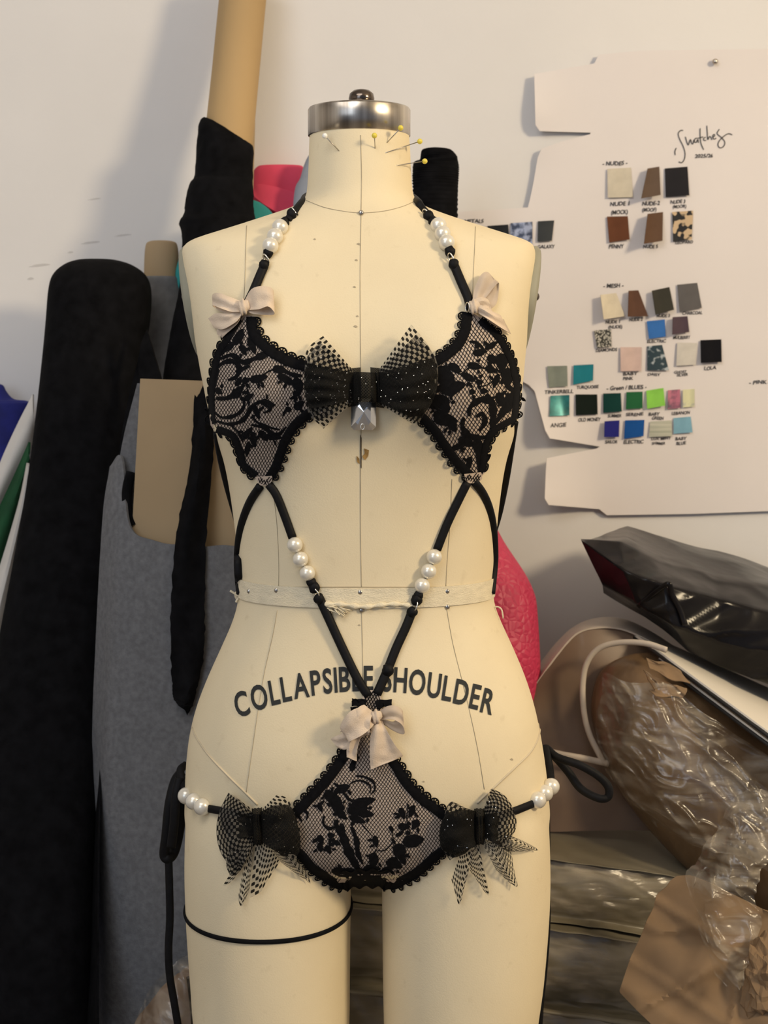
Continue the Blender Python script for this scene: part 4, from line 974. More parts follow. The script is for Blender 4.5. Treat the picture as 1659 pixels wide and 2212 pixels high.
# second black cloth draped between the rolls
o = grid_obj('draped_cloth', [[P(318, 712, .345), P(335, 770, .34), P(352, 832, .335), P(352, 880, .335)], [P(306, 740, .345), P(316, 790, .345), P(322, 840, .34), P(326, 890, .34)], [P(300, 780, .35), P(302, 820, .35), P(304, 860, .345), P(306, 900, .34)]], 14, 10, M['black2'], g, thick=.003)
# grey roll on a brown tube
g = root_at(330, .36, 'grey fabric roll with a short brown tube end, behind the big black roll', 'fabric roll', 'fabric_roll')
roll(g, 'fabric_wrap', [(598, 312, 380, .54, .9), (602, 302, 390, .54, .9), (640, 301, 394, .54, .9), (760, 298, 402, .535, .9), (900, 285, 418, .525, .9), (1100, 262, 432, .515, .9), (1500, 250, 450, .49, .9), (2212, 240, 470, .45, .9), (floor_y(.42), 235, 480, .42, .9)], 'grey2', 36, 60)
roll(g, 'cardboard_tube', [(520, 335, 362, .542, .9), (522, 322, 376, .542, .9), (530, 315, 383, .542, .9), (560, 312, 386, .54, .9), (620, 311, 384, .54, .9)], 'tan', 36, 24)
# black fabric on a tall brown tube
g = root_at(420, .33, 'black ragged-edged fabric roll on a tall brown cardboard tube', 'fabric roll', 'fabric_roll')
roll(g, 'cardboard_tube', [(-60, 479, 582, .535, 1), (0, 473, 575, .53, 1), (150, 458, 561, .51, 1), (290, 443, 548, .488, 1), (420, 430, 536, .47, 1)], 'card', 40, 30)
roll(g, 'inner_tube', [(266, 505, 550, .495, 1), (275, 500, 551, .495, 1), (460, 486, 546, .475, 1)], 'tan', 24, 20)
def ragged(t, a, c): return .035 * noise.noise(Vector((math.cos(a) * 2.5, math.sin(a) * 2.5, t * 22))) + (.05 * noise.noise(Vector((a * 6, t * 60, 2))) if t < .04 else .012 * noise.noise(Vector((a * 9, t * 90, 5))))
def slanted_wrap():
    st = [(278, 440, 502, .485, 1), (284, 432, 530, .485, 1), (300, 428, 546, .482, 1), (330, 425, 548, .48, 1), (380, 421, 545, .475, 1), (395, 412, 545, .47, 1), (430, 401, 548, .465, 1), (462, 398, 549, .46, 1), (480, 388, 552, .458, 1), (500, 392, 556, .455, 1), (540, 395, 560, .45, 1), (620, 388, 560, .44, 1), (700, 372, 540, .43, 1), (780, 358, 510, .42, 1), (850, 350, 495, .41, 1), (870, 380, 470, .41, 1)]
    v, f = loft_data(st, 56, 110, ragged); c0 = P(490, 300, .47)
    out = []
    for p in v:
        s = max(0, min(1, (p.z - P(0, 340, .47).z) / .06)); out.append(p + Vector((0, 0, -.022 * s * max(-1, min(1, (p.x - c0.x) / .03)))))
    return out, f
v, f = slanted_wrap(); mesh_obj('fabric_wrap', v, f, M['black2'], g)
grid_obj('hanging_end', [[P(420, 835, .235), P(412, 1000, .215), P(384, 1150, .205), P(372, 1300, .20), P(370, 1440, .195), P(374, 1505, .19), P(380, 1512, .19)], [P(445, 830, .23), P(432, 1000, .205), P(412, 1150, .195), P(405, 1300, .19), P(403, 1440, .188), P(402, 1510, .185), P(397, 1530, .185)], [P(470, 830, .235), P(456, 1000, .215), P(446, 1150, .205), P(443, 1300, .20), P(440, 1400, .195), P(420, 1500, .19), P(404, 1546, .19)]], 70, 9, M['black2'], g, lambda u, v, p: Vector((.0022 * noise.noise(Vector((u * 40, v * 2, 3))), .004 * math.sin(v * 6 + u * 9), 0)), thick=.003)
# grey bolt: cloth wrapped round a card core
g = root_at(400, .22, 'grey woven fabric bolt with its tan card core showing, left of the form', 'fabric bolt', 'fabric_bolt')
def slab(name, pts, Y0, Y1, mm, parent):
    """flat piece of that outline between two depths"""
    n = len(pts); vs = [P(x, y, Y0) for x, y in pts]; bk = [Vector((p.x, Y1, p.z)) for p in vs]
    fs = [tuple(range(n)), tuple(range(2 * n - 1, n - 1, -1))] + [(i, i + n, (i + 1) % n + n, (i + 1) % n) for i in range(n)]
    return mesh_obj(name, vs + bk, fs, M[mm], parent, smooth=False)
slab('card_core', [(303, 818), (524, 826), (520, 1400), (272, 1400), (286, 1130)], .232, .245, 'tan', g)
rows = []
for top, Yt in (((240, 1010, .27), .28), ((266, 990, .25), .2), ((284, 1135, .225), .2), ((345, 1168, .215), .2), ((430, 1180, .21), .2), ((510, 1180, .21), .2), ((620, 1180, .23), .22), ((680, 1180, .29), .26)):
    x, y, Y = top; dx = {240: -40, 266: -50, 284: -40, 345: -20}.get(x, 0)
    rows.append([P(x, y, Y), P(x + dx * .4, y + 120, Y - .006), P(x + dx * .9, 1500, Y - .010), P(x + dx, 1800, Y - .018), P(x + dx, 2212, Y - .03), P(x + dx, floor_y(Y - .04), Y - .04)])
grid_obj('fabric_wrap', rows, 60, 60, M['grey'], g, lambda u, v, p: Vector((0, .006 * noise.noise(Vector((p.x * 9, p.z * 5, 0))) + .0015 * noise.noise(p * 40), .004 * noise.noise(Vector((p.x * 30, 0, 3))) if u < .02 else 0)), thick=.003)
grid_obj('fabric_layer', [[P(297, 828, .262), P(266, 950, .258), P(246, 1080, .255), P(232, 1250, .25)], [P(330, 828, .262), P(320, 950, .258), P(310, 1080, .255), P(300, 1250, .25)]], 24, 6, M['grey'], g, thick=.003)
v, f = tube_data(spline([P(284, 1020, .238), P(276, 1050, .235), P(273, 1085, .235), P(280, 1120, .235), P(286, 1135, .235)], 20), .006, 8); mesh_obj('shadow_gap', v, f, M['black2'], g)  # black tube stands in for the shadowed gap beside the card core
# fabrics behind the shoulder line
g = root_at(600, .5, 'bright pink fabric roll behind the left shoulder of the form', 'fabric roll', 'fabric_roll')
roll(g, 'fabric_wrap', [(357, 575, 640, .578, .4), (360, 556, 654, .578, .4), (380, 545, 656, .577, .4), (440, 542, 655, .576, .4), (700, 545, 660, .572, .4), (1200, 545, 665, .565, .4), (floor_y(.54), 540, 680, .54, .4)], 'pink', 36, 50, lambda t, a, c: .03 * math.sin(a * 4 + 1) * max(0, 1 - t * 12))
grid_obj('fabric_fold', [[P(547, 404, .560), P(560, 398, .557), P(600, 405, .557), P(648, 420, .560)], [P(549, 425, .556), P(575, 445, .553), P(610, 465, .553), P(640, 470, .556)]], 24, 8, M['pink'], g, thick=.003)
g = root_at(570, .46, 'teal fabric roll peeping out below the pink roll', 'fabric roll', 'fabric_roll')
roll(g, 'fabric_wrap', [(432, 520, 548, .535, .2), (440, 505, 566, .535, .2), (460, 470, 588, .534, .2), (490, 430, 600, .533, .2), (560, 386, 600, .531, .15), (620, 384, 600, .53, .15), (700, 440, 600, .528, .2), (1000, 480, 600, .52, .2), (floor_y(.49), 490, 610, .49, .2)], 'teal', 32, 50)
g = root_at(690, .5, 'slate blue fabric roll half hidden behind the neck', 'fabric roll', 'fabric_roll')
roll(g, 'fabric_wrap', [(330, 690, 760, .53, .4), (334, 668, 780, .53, .4), (380, 650, 790, .53, .4), (480, 632, 790, .528, .4), (1000, 640, 790, .515, .4), (floor_y(.46), 640, 800, .46, .4)], 'slate', 32, 40)
g = root_at(940, .42, 'black ribbed fabric roll standing behind the right shoulder of the form', 'fabric roll', 'fabric_roll')
def ribs(t, a, c): return .03 * math.sin(t * 430) * (.6 + .4 * math.sin(a * 3 + t * 30)) + .02 * noise.noise(Vector((math.cos(a) * 3, math.sin(a) * 3, t * 50)))
roll(g, 'fabric_wrap', [(320, 925, 955, .455, 1), (324, 912, 974, .455, 1), (336, 909, 986, .455, 1), (346, 906, 988, .455, 1), (352, 894, 990, .453, 1), (375, 891, 991, .45, 1), (420, 892, 989, .45, 1), (520, 893, 988, .445, 1), (800, 893, 988, .43, 1), (1300, 893, 990, .40, 1), (1770, 890, 995, .37, 1)], 'black2', 48, 230, ribs)
# fabrics at the far left edge
g = root_at(20, .5, 'royal blue fabric roll at the left edge of the picture', 'fabric roll', 'fabric_roll')
roll(g, 'fabric_wrap', [(828, -70, -10, .56, .5), (832, -90, 6, .56, .5), (846, -100, 14, .555, .5), (862, -105, 30, .55, .5), (868, -110, 62, .55, .5), (890, -115, 66, .545, .5), (1050, -130, 50, .53, .5), (1400, -150, 40, .50, .5), (floor_y(.38), -150, 40, .38, .5)], 'blue', 36, 60)
g = root_at(0, .4, 'white and dark green striped cloth hanging beside the big black roll', 'cloth', 'hanging_cloth')
def strip(name, a, b, mm, dy):
    grid_obj(name, [[P(x, y, Y) for x, y, Y in a], [P((p[0] + q[0]) / 2, (p[1] + q[1]) / 2, (p[2] + q[2]) / 2 - .012) for p, q in zip(a, b)], [P(x, y, Y) for x, y, Y in b]], 30, 8, M[mm], g, thick=.003)
strip('white_stripe', [(72, 852, .47), (40, 915, .46), (8, 985, .45), (-30, 1080, .44)], [(72, 950, .47), (62, 975, .46), (20, 1050, .45), (-30, 1160, .44)], 'white', 0)
strip('green_stripe', [(64, 955, .45), (40, 1010, .445), (5, 1085, .44), (-30, 1160, .435)], [(62, 1010, .45), (48, 1060, .445), (22, 1150, .44), (-20, 1290, .43)], 'green', 0)
strip('white_stripe', [(60, 1000, .435), (45, 1075, .43), (18, 1170, .425), (-20, 1290, .42)], [(66, 1020, .435), (50, 1110, .43), (26, 1240, .425), (-15, 1440, .41)], 'white', 0)

# ------------------------------------------------------------------ right-hand pile
g = root_at(1100, .33, 'deep pink embossed vinyl roll to the right of the waist of the form', 'vinyl roll', 'vinyl_roll')
roll(g, 'vinyl_wrap', [(1110, 1020, 1045, .42, .8), (1116, 1000, 1058, .42, .8), (1135, 985, 1070, .415, .8), (1175, 975, 1092, .41, .8), (1235, 972, 1132, .40, .8), (1275, 975, 1152, .395, .8), (1310, 978, 1160, .39, .8), (1400, 985, 1166, .38, .8), (1480, 990, 1168, .38, .8), (1700, 1000, 1172, .375, .8), (1775, 1010, 1180, .37, .8)], 'pinkv', 44, 70)
# black plastic parcel
def crumple(amp, sc_, seed=0, ridge=1.0, rot=.7):
    """dents plus sharp creases running slantwise"""
    cs, sn = math.cos(rot), math.sin(rot)
    def d(u, v, p):
        q = p * sc_ + Vector((seed, seed * 2, 0)); a = p.x * cs - p.z * sn; b = p.x * sn + p.z * cs
        r = 1 - 2 * abs(noise.noise(Vector((a * sc_ * .45 + seed, p.y * sc_, b * sc_ * 1.7)))); r2 = 1 - 2 * abs(noise.noise(Vector((a * sc_ * 1.3, p.y * sc_ + seed, b * sc_ * 2.6))))
        return Vector((noise.noise(q), noise.noise(q + Vector((7, 0, 0))), noise.noise(q + Vector((0, 9, 0))))) * amp * .6 - Vector((0, 1, 0)) * (amp * ridge * (max(0, r) ** 2 * .7 + max(0, r2) ** 2 * .35))
    return d
g = thing('plastic_parcel', P(1500, 1420, .42), 'glossy black plastic wrapped parcel on top of the right-hand pile', 'parcel')
rws = [[(1262, 1168, .42), (1355, 1137, .52), (1440, 1158, .53), (1550, 1188, .54), (1659, 1228, .54), (1800, 1270, .54)], [(1257, 1168, .39), (1345, 1175, .38), (1432, 1212, .38), (1550, 1238, .40), (1659, 1262, .40), (1800, 1300, .40)],
       [(1258, 1172, .38), (1345, 1228, .33), (1437, 1262, .31), (1550, 1296, .33), (1659, 1320, .33), (1800, 1350, .33)], [(1300, 1262, .37), (1372, 1302, .33), (1450, 1350, .31), (1550, 1384, .31), (1659, 1404, .31), (1800, 1440, .31)],
       [(1306, 1278, .40), (1390, 1332, .37), (1482, 1404, .35), (1570, 1444, .34), (1659, 1478, .33), (1800, 1530, .33)], [(1310, 1274, .44), (1400, 1320, .5), (1490, 1390, .53), (1570, 1420, .54), (1659, 1450, .54), (1800, 1500, .54)], [(1262, 1170, .43), (1355, 1140, .53), (1440, 1160, .54), (1550, 1190, .55), (1659, 1230, .55), (1800, 1272, .55)]]
grid_obj('plastic_wrap', [[P(*q) for q in r] for r in rws], 90, 90, M['bag'], g, crumple(.007, 12, 0, 1.2, -.4), linear=True, smooth=True)
v, f = tube_data(spline([P(1378, 1310, .325), P(1440, 1262, .300), P(1452, 1285, .303), P(1470, 1320, .305), P(1480, 1350, .303)], 24), .0035, 8, .5); mesh_obj('pinched_crease', v, f, M['bag'], g)
# white boards under the parcel
bd = [('white foam board lying uppermost, under the black parcel', 0, 'board'), ('white foam board with a black core, second one down under the parcel', 1, 'board')]
for label, k, mm in bd:
    A = [(1335, 1340, .44), (1480, 1402, .45), (1659, 1482, .46), (1800, 1545, .46)] if k == 0 else [(1420, 1395, .38), (1520, 1440, .38), (1659, 1510, .39), (1800, 1580, .39)]
    B = [(1338, 1343, .42), (1414, 1396, .30), (1659, 1576, .15), (1800, 1680, .11)] if k == 0 else [(1424, 1408, .31), (1490, 1462, .26), (1659, 1588, .155), (1800, 1694, .115)]
    dn = -.004 * (k + 1)
    o = grid_obj('foam_board', [[P(*q) + Vector((0, 0, dn)) for q in A], [P(*q) + Vector((0, 0, dn)) for q in B]], 20, 6, M['board'], None, thick=.004, linear=True); tag(o, label, 'board', 'boards under the parcel')
    v, f = tube_data([P(x, y + 5, Y - .001) + Vector((0, 0, dn)) for x, y, Y in B], .0022, 6); e = mesh_obj('black_edge', v, f, M['boardedge'], o)
# vinyl garment bag with white piping
g = root_at(1280, .36, 'hazy brown vinyl bag edged with white piping, right of the hip of the form', 'vinyl bag', 'vinyl_bag')
arcO = [(1140, 1480), (1160, 1446), (1200, 1392), (1242, 1354), (1290, 1336), (1345, 1338), (1400, 1362), (1460, 1400)]
arcI = [(1150, 1492), (1170, 1462), (1208, 1410), (1248, 1368), (1294, 1356), (1345, 1360), (1400, 1384), (1460, 1420)]
grid_obj('gusset', [[P(x, y, .43) for x, y in arcO], [P(x, y, .36) for x, y in arcI]], 50, 8, M['whitepipe'], g, thick=.002)
rows = [[P(x, y, .36) for x, y in arcI], [P(x, y, .34) for x, y in ((1150, 1560), (1180, 1540), (1215, 1510), (1255, 1490), (1300, 1480), (1350, 1480), (1400, 1490), (1460, 1500))], [P(x, 1640, .33) for x in (1140, 1175, 1220, 1260, 1300, 1350, 1400, 1460)], [P(x, 1720, .315) for x in (1130, 1175, 1220, 1260, 1300, 1350, 1400, 1460)], [P(x, 1795, .31) for x in (1130, 1175, 1220, 1260, 1300, 1350, 1400, 1460)]]
grid_obj('front_panel', rows, 40, 40, M['pvc'], g, lambda u, v, p: Vector((0, .012 * noise.noise(p * 12), 0)))
v, f = tube_data(spline([P(1440, 1404, .27), P(1395, 1390, .285), P(1340, 1388, .30), P(1295, 1400, .31), P(1268, 1432, .315), P(1259, 1480, .315), P(1262, 1540, .31), P(1275, 1590, .305), P(1305, 1650, .30)], 60), .0036, 8, .7); mesh_obj('piping', v, f, M['whitepipe'], g)
v, f = tube_data(spline([P(1180, 1622, .305), P(1215, 1630, .30), P(1260, 1638, .30), P(1315, 1650, .30)], 30), .0040, 8, .6); mesh_obj('piping', v, f, M['whitepipe'], g)
# big roll in brown paper and plastic
def bent_roll(parent, name, path, rad, mm, n=36, m=70, amp=.006, sc_=14):
    ps = spline([P(*q) for q in path], m); rr = [x.x for x in spline([Vector((r, 0)) for r in rad], m)]
    v, f = tube_data(ps, rr, n, 1.0); v = [p + Vector((noise.noise(p * sc_), noise.noise(p * sc_ + Vector((5, 0, 0))), noise.noise(p * sc_ + Vector((0, 5, 0))))) * amp for p in v]
    return mesh_obj(name, v, f, M[mm], parent)
g = root_at(1520, .3, 'large brown paper roll in crinkled clear plastic, under the white boards', 'wrapped roll', 'wrapped_roll')
bent_roll(g, 'paper_roll', [(1345, 1432, .35), (1362, 1462, .34), (1420, 1560, .32), (1520, 1680, .29), (1660, 1800, .26), (1850, 1960, .24)], [.02, .050, .080, .090, .095, .1], 'wrap')
for k, (q, mm) in enumerate((([(1392, 1418), (1430, 1428), (1470, 1450), (1400, 1440), (1440, 1462), (1490, 1478)], 'kraft'), ([(1388, 1446), (1420, 1462), (1465, 1482), (1398, 1470), (1430, 1500), (1480, 1512)], 'wrap'), ([(1402, 1492), (1440, 1478), (1482, 1486), (1412, 1498), (1446, 1502), (1476, 1508)], 'kraft'))):
    grid_obj('torn_paper', [[P(x, y, .235 - .008 * k) for x, y in q[:3]], [P(x, y, .225 - .008 * k) for x, y in q[3:]]], 26, 14, M[mm], g, crumple(.007, 45, k), thick=.001)
grid_obj('plastic_film', [[P(1296, 1450, .27), P(1370, 1470, .225), P(1450, 1490, .21), P(1560, 1560, .20), P(1700, 1670, .19)], [P(1282, 1560, .27), P(1370, 1600, .21), P(1460, 1630, .19), P(1580, 1680, .175), P(1720, 1760, .165)], [P(1320, 1680, .27), P(1410, 1720, .20), P(1500, 1760, .175), P(1620, 1790, .16), P(1740, 1840, .15)], [P(1400, 1775, .27), P(1470, 1810, .21), P(1550, 1840, .18), P(1650, 1870, .165), P(1750, 1920, .15)]], 90, 90, M['film'], g, crumple(.010, 26, 3))
# stretch-wrapped bundles stacked on the floor behind the legs
def bundle(label, x0, x1, yt, yb, Yf, Yb, slope, mm='wrap2', seed=0):
    g = thing('wrapped_bundle', Vector((P((x0 + x1) / 2, 2000, Yf).x, Yf, P(0, yb, Yf).z)), label, 'wrapped bundle', 'bundles stacked beside the form')
    def row(y, Y, ins=0): return [P(x0 + ins, y, Y), P(x0 + (x1 - x0) * .35, y + slope * .25, Y - .01), P(x0 + (x1 - x0) * .7, y + slope * .65, Y - .015), P(x1 - ins, y + slope, Y)]
    bk = lambda r, e: [Vector((p.x, Yb, p.z + e)) for p in r]
    rws = [bk(row(yt, Yf), .002), row(yt - 3, Yf + .012), row(yt + 8, Yf), row((yt + yb) / 2, Yf - .006), row(yb - 6, Yf), row(yb, Yf + .012), bk(row(yb, Yf), 0), bk(row(yt, Yf), 0)]
    vs, fs, uv = grid_data(rws, 60, 60, crumple(.005, 20, seed)); o = mesh_obj('bundle', vs, fs, M[mm], g, True, uv)
    # gathered plastic film over the front
    a, b, c = row(yt + 10, Yf - .012, 10), row((yt + yb) / 2, Yf - .018, 10), row(yb - 10, Yf - .012, 10)
    grid_obj('stretch_film', [a, b, c], 60, 30, M['film'], g, crumple(.006, 30, seed + 2))
    return g
bundle('uppermost stretch-wrapped bundle in the stack to the right of the form', 700, 1560, 1800, 1928, .235, .48, 100, seed=1)
bundle('middle stretch-wrapped bundle in the stack to the right of the form', 690, 1540, 1946, 2112, .215, .48, 100, seed=4)
bundle('lowest stretch-wrapped bundle in the stack to the right of the form', 680, 1560, 2130, 2500, .19, .48, 100, seed=9)
# support under the stack: a dark wooden pallet-like crate down to the floor, out of frame
zb_ = P(0, 2572, .19).z - .004
o = box_obj('wooden_crate', (P(700, 2212, .22).x, .20, 0), (P(1600, 2212, .22).x, .50, zb_), M['kraft']); tag(o, 'brown crate below the stack of wrapped bundles', 'crate')
# torn kraft sheet in front
def sheet(name, outline, Yfun, mm, label, cat, step=9, thick=.0015):
    ps, fs = poly_fill(resample(V2(outline), step * .7, True), step)
    return tag(mesh_obj(name, [P(p.x, p.y, Yfun(p)) for p in ps], fs, M[mm], None, True, None, thick), label, cat)
def ky(p):
    u = (p.x - 1340) / 320; v_ = (p.y - 1900) / 320
    return .13 - .05 * v_ - .03 * u + .012 * abs(math.sin(u * 4 + v_ * 2)) + .010 * noise.noise(Vector((p.x * .012, p.y * .012, 0))) - .006 * max(0, 1 - 6 * abs(noise.noise(Vector((p.x * .006 + p.y * .004, p.y * .003 - p.x * .004, 4))))) - .005 * max(0, 1 - 7 * abs(noise.noise(Vector((p.x * .004 - p.y * .006, 2, 9)))))
sheet('kraft_sheet', [(1462, 1892), (1448, 1902), (1440, 1915), (1418, 1932), (1412, 1960), (1396, 1990), (1386, 2018), (1376, 2040), (1362, 2068), (1350, 2104), (1338, 2142), (1372, 2178), (1405, 2210), (1450, 2262), (1720, 2280), (1720, 1990), (1650, 1965), (1590, 1935), (1530, 1905), (1490, 1890)], ky, 'kraft', 'torn brown kraft paper sheet at the bottom right corner', 'paper')
o = grid_obj('plastic_film', [[P(1590, 1715, .11), P(1640, 1700, .10), P(1700, 1720, .10)], [P(1520, 1820, .10), P(1585, 1830, .07), P(1660, 1850, .07)], [P(1480, 1890, .09), P(1545, 1920, .05), P(1630, 1940, .05)], [P(1500, 1965, .085), P(1550, 1990, .045), P(1640, 2000, .05)], [P(1510, 2010, .08), P(1560, 2060, .045), P(1620, 2030, .05)], [P(1560, 2120, .07), P(1590, 2130, .05), P(1605, 2125, .055)]], 80, 110, M['film'], None, crumple(.012, 34, 6))
tag(o, 'clear crumpled plastic film trailing over the kraft sheet', 'plastic film')
c = P(1660, 2125, .07); v, f = sphere_data(c, .034, 40, 26, (.7, .6, 1.3)); v = [p + (p - c) * (.5 * noise.noise(p * 60) + .25 * noise.noise(p * 150)) for p in v]
tag(mesh_obj('crumpled_paper', v, f, M['kraft'], None, False), 'crumpled ball of brown paper at the right edge', 'paper')
# crumpled plastic at the foot of the grey bolt
g = thing('plastic_sack', P(370, 2230, .12), 'crumpled clear plastic sack beside the left leg of the form', 'plastic sack')
grid_obj('plastic_film', [[P(300, 2190, .11), P(345, 2110, .10), P(400, 2062, .10), P(470, 2060, .11)], [P(290, 2215, .09), P(345, 2150, .07), P(400, 2110, .07), P(470, 2100, .09)], [P(270, 2260, .08), P(345, 2215, .055), P(400, 2200, .055), P(470, 2200, .07)], [P(260, 2330, .08), P(345, 2330, .055), P(400, 2330, .055), P(470, 2330, .07)]], 50, 50, M['film'], g, crumple(.009, 34, 2))
grid_obj('filling', [[P(280, 2230, .125), P(345, 2140, .12), P(400, 2090, .12), P(470, 2090, .125)], [P(270, 2300, .10), P(345, 2230, .09), P(400, 2220, .09), P(470, 2220, .10)], [P(270, 2400, .10), P(345, 2400, .08), P(400, 2400, .08), P(470, 2400, .09)]], 24, 20, M['pvc'], g, crumple(.008, 30, 5))

# ------------------------------------------------------------------ swatch sheet on the wall
PY = WY - .006
def paper_sheet(outline, label, curl):
    ps, fs = poly_fill(resample(V2(outline), 22, True), 32)
    return tag(mesh_obj('pattern_paper', [P(p.x, p.y, PY - curl(p)) for p in ps], fs, M['paper'], None, True, None, .0006), label, 'paper')
def curl1(p): return .002 + .014 * max(0, (1290 - p.x) / 140) ** 2 * max(0, 1 - abs(p.y - 240) / 120) + .045 * max(0, (1290 - p.x) / 150) ** 1.6 * max(0, 1 - abs(p.y - 945) / 110) + .035 * max(0, (1300 - p.x) / 130) ** 1.6 * max(0, min(1, (p.y - 980) / 90))
SH = paper_sheet([(1284, 137), (1292, 118), (1380, 110), (1480, 108), (1580, 107), (1760, 104), (1760, 1100), (1659, 1104), (1500, 1110), (1310, 1113), (1297, 1100), (1176, 1090), (1180, 990), (1303, 966), (1182, 946), (1152, 834), (1130, 828), (1060, 760), (980, 720), (940, 560), (940, 466), (990, 458), (1141, 448), (1153, 392), (1163, 330), (1168, 322), (1215, 305), (1286, 287), (1157, 283), (1154, 160)], 'large white pattern paper with cut notches, pinned up as a swatch board', curl1)
# push pin at the top
v, f = sphere_data(P(1545, 133, PY - .008), .004, 12, 8); o = mesh_obj('push_pin', v, f, M['steel']); tag(o, 'small metal push pin at the top of the swatch board', 'push pin')
v, f = tube_data([P(1545, 133, PY - .008), P(1545, 134, PY + .002)], .0012, 8); mesh_obj('pin_shaft', v, f, M['tack'], o)
# cloth swatches
SW = {}
def swm(key, col, **k): M['sw_' + key] = mat('swatch_' + key, col, k.pop('rough', .75), var=k.pop('var', .06), vscale=k.pop('vscale', 60), spec=.12, **k)
for key, col in (('ivory', (.62, .565, .46)), ('taupe', (.125, .085, .062)), ('charcoal', (.022, .021, .024)), ('chestnut', (.135, .052, .026)), ('walnut', (.12, .068, .042)), ('cream', (.66, .59, .46)), ('cocoa', (.115, .058, .038)), ('olive', (.045, .043, .034)), ('steelgrey', (.125, .118, .118)), ('sky', (.045, .17, .50)), ('plum', (.085, .058, .075)), ('blush', (.66, .50, .46)),
    ('offwhite', (.64, .61, .56)), ('jet', (.006, .006, .009)), ('sage', (.24, .27, .235)), ('turquoise', (.018, .21, .27)), ('bottle', (.006, .012, .009)), ('pine', (.005, .045, .04)), ('grass', (.02, .13, .05)), ('lime', (.27, .63, .10)), ('navy', (.018, .020, .19)), ('cobalt', (.01, .085, .33)), ('babyblue', (.22, .43, .56)), ('tealfoil', (.01, .15, .16)), ('galaxy', (.05, .055, .06)), ('gunmetal', (.022, .024, .028))): swm(key, col)
M['sw_tealfoil'] = mat('swatch_teal_foil', (.02, .22, .24), .3, .4, col2=(.004, .05, .05), vscale=40)
M['sw_silver'] = mat('swatch_silver_sequins', (.62, .68, .85), .25, .6, col2=(.10, .12, .18), vscale=110, thr=(.42, .58))
M['sw_leopard'] = mat('swatch_leopard', (.58, .43, .27), .7, col2=(.006, .006, .008), vscale=85, detail=1, thr=(.49, .52))
M['sw_blossom'] = mat('swatch_blossom', (.42, .48, .52), .7, col2=(.016, .042, .06), vscale=130, detail=1, thr=(.56, .66))
M['sw_fishnet'] = spots('swatch_fishnet', (.03, .03, .025), (.50, .48, .42), 420, .42)
M['sw_mint'] = mat('swatch_mint_stripe', (.62, .61, .52), .6, col2=(.30, .33, .26), vscale=26, stretch=(.3, 1, 8))
M['sw_printA'] = mat('swatch_pink_print', (.50, .16, .24), .6, col2=(.05, .05, .09), vscale=45, thr=(.40, .52))
M['sw_printB'] = mat('swatch_yellow_print', (.66, .66, .42), .6, col2=(.10, .12, .35), vscale=40, thr=(.36, .46))
def swatch(key, q, label, lift=.0015, tilt=.0, pinned=None):
    """q: four corners tl, tr, br, bl; lifts away from the board along one edge"""
    a, b, c, d = V2(q); rows = []
    for t in (0, .33, .66, 1):
        r = []
        for u in (0, .33, .66, 1):
            s = a.lerp(b, u).lerp(d.lerp(c, u), t)
            r.append(P(s.x, s.y, PY - curl1(s) - .0015 - lift * t - tilt * (1 - u) ** 2 - abs(math.sin(u * 7 + q[0][0])) * .0015))
        rows.append(r)
    tag(grid_obj('fabric_swatch', rows, 9, 9, M['sw_' + key], None, thick=.0005), label, 'fabric swatch', 'swatches pinned to the board')
swatch('ivory', [(1312, 365), (1363, 362), (1367, 426), (1313, 427)], 'ivory swatch at top left under the nudes heading')
swatch('taupe', [(1399, 364), (1424, 360), (1427, 421), (1385, 429)], 'grey-brown curled swatch in the top row, between ivory and charcoal', .01, .008)
swatch('charcoal', [(1436, 364), (1485, 360), (1489, 422), (1438, 426)], 'charcoal black swatch at the right end of the top row')
swatch('chestnut', [(1311, 468), (1356, 467), (1360, 517), (1316, 524)], 'reddish-brown square swatch below the ivory one')
swatch('walnut', [(1399, 462), (1432, 458), (1431, 520), (1391, 527)], 'walnut brown curled swatch below the grey-brown one', .012, .012)
swatch('leopard', [(1452, 458), (1497, 455), (1494, 517), (1454, 522)], 'leopard print swatch on the swatch board')
swatch('gunmetal', [(1053, 488), (1098, 485), (1100, 530), (1050, 530)], 'dark grey sequin swatch just above the right shoulder of the form')
swatch('silver', [(1103, 482), (1150, 479), (1150, 530), (1102, 530)], 'silver sequin swatch beside the dark grey one')
swatch('galaxy', [(1162, 478), (1197, 476), (1192, 520), (1161, 522)], 'grey glittery swatch at the right end of the metallic row')
swatch('cream', [(1297, 637), (1331, 633), (1350, 683), (1304, 690)], 'cream mesh swatch, leftmost of the mesh row', .004, .010)
swatch('cocoa', [(1358, 628), (1379, 627), (1400, 683), (1356, 684)], 'cocoa brown mesh swatch with a fold', .004, .006)
swatch('olive', [(1408, 628), (1446, 620), (1456, 669), (1416, 680)], 'dark olive mesh swatch, third in the mesh row', .006, .006)
swatch('steelgrey', [(1463, 615), (1506, 611), (1516, 665), (1468, 674)], 'steel grey mesh swatch at the right end of the mesh row')
swatch('sky', [(1397, 694), (1436, 690), (1438, 727), (1402, 732)], 'bright sky blue swatch below the dark olive one')
swatch('plum', [(1453, 685), (1485, 683), (1489, 717), (1452, 723)], 'dull plum swatch below the steel grey one', .003, .006)
swatch('fishnet', [(1283, 714), (1320, 711), (1321, 748), (1290, 752)], 'black and white fishnet swatch on the swatch board')
swatch('blush', [(1340, 750), (1386, 750), (1385, 801), (1341, 802)], 'pale pink square swatch')
swatch('blossom', [(1398, 748), (1430, 745), (1445, 800), (1398, 800)], 'dark teal swatch with pale flower spots')
swatch('offwhite', [(1463, 740), (1506, 741), (1502, 788), (1461, 790)], 'off-white swatch barely visible on the paper')
swatch('jet', [(1513, 735), (1558, 733), (1559, 782), (1514, 784)], 'shiny black swatch, the rightmost on the board', .004)
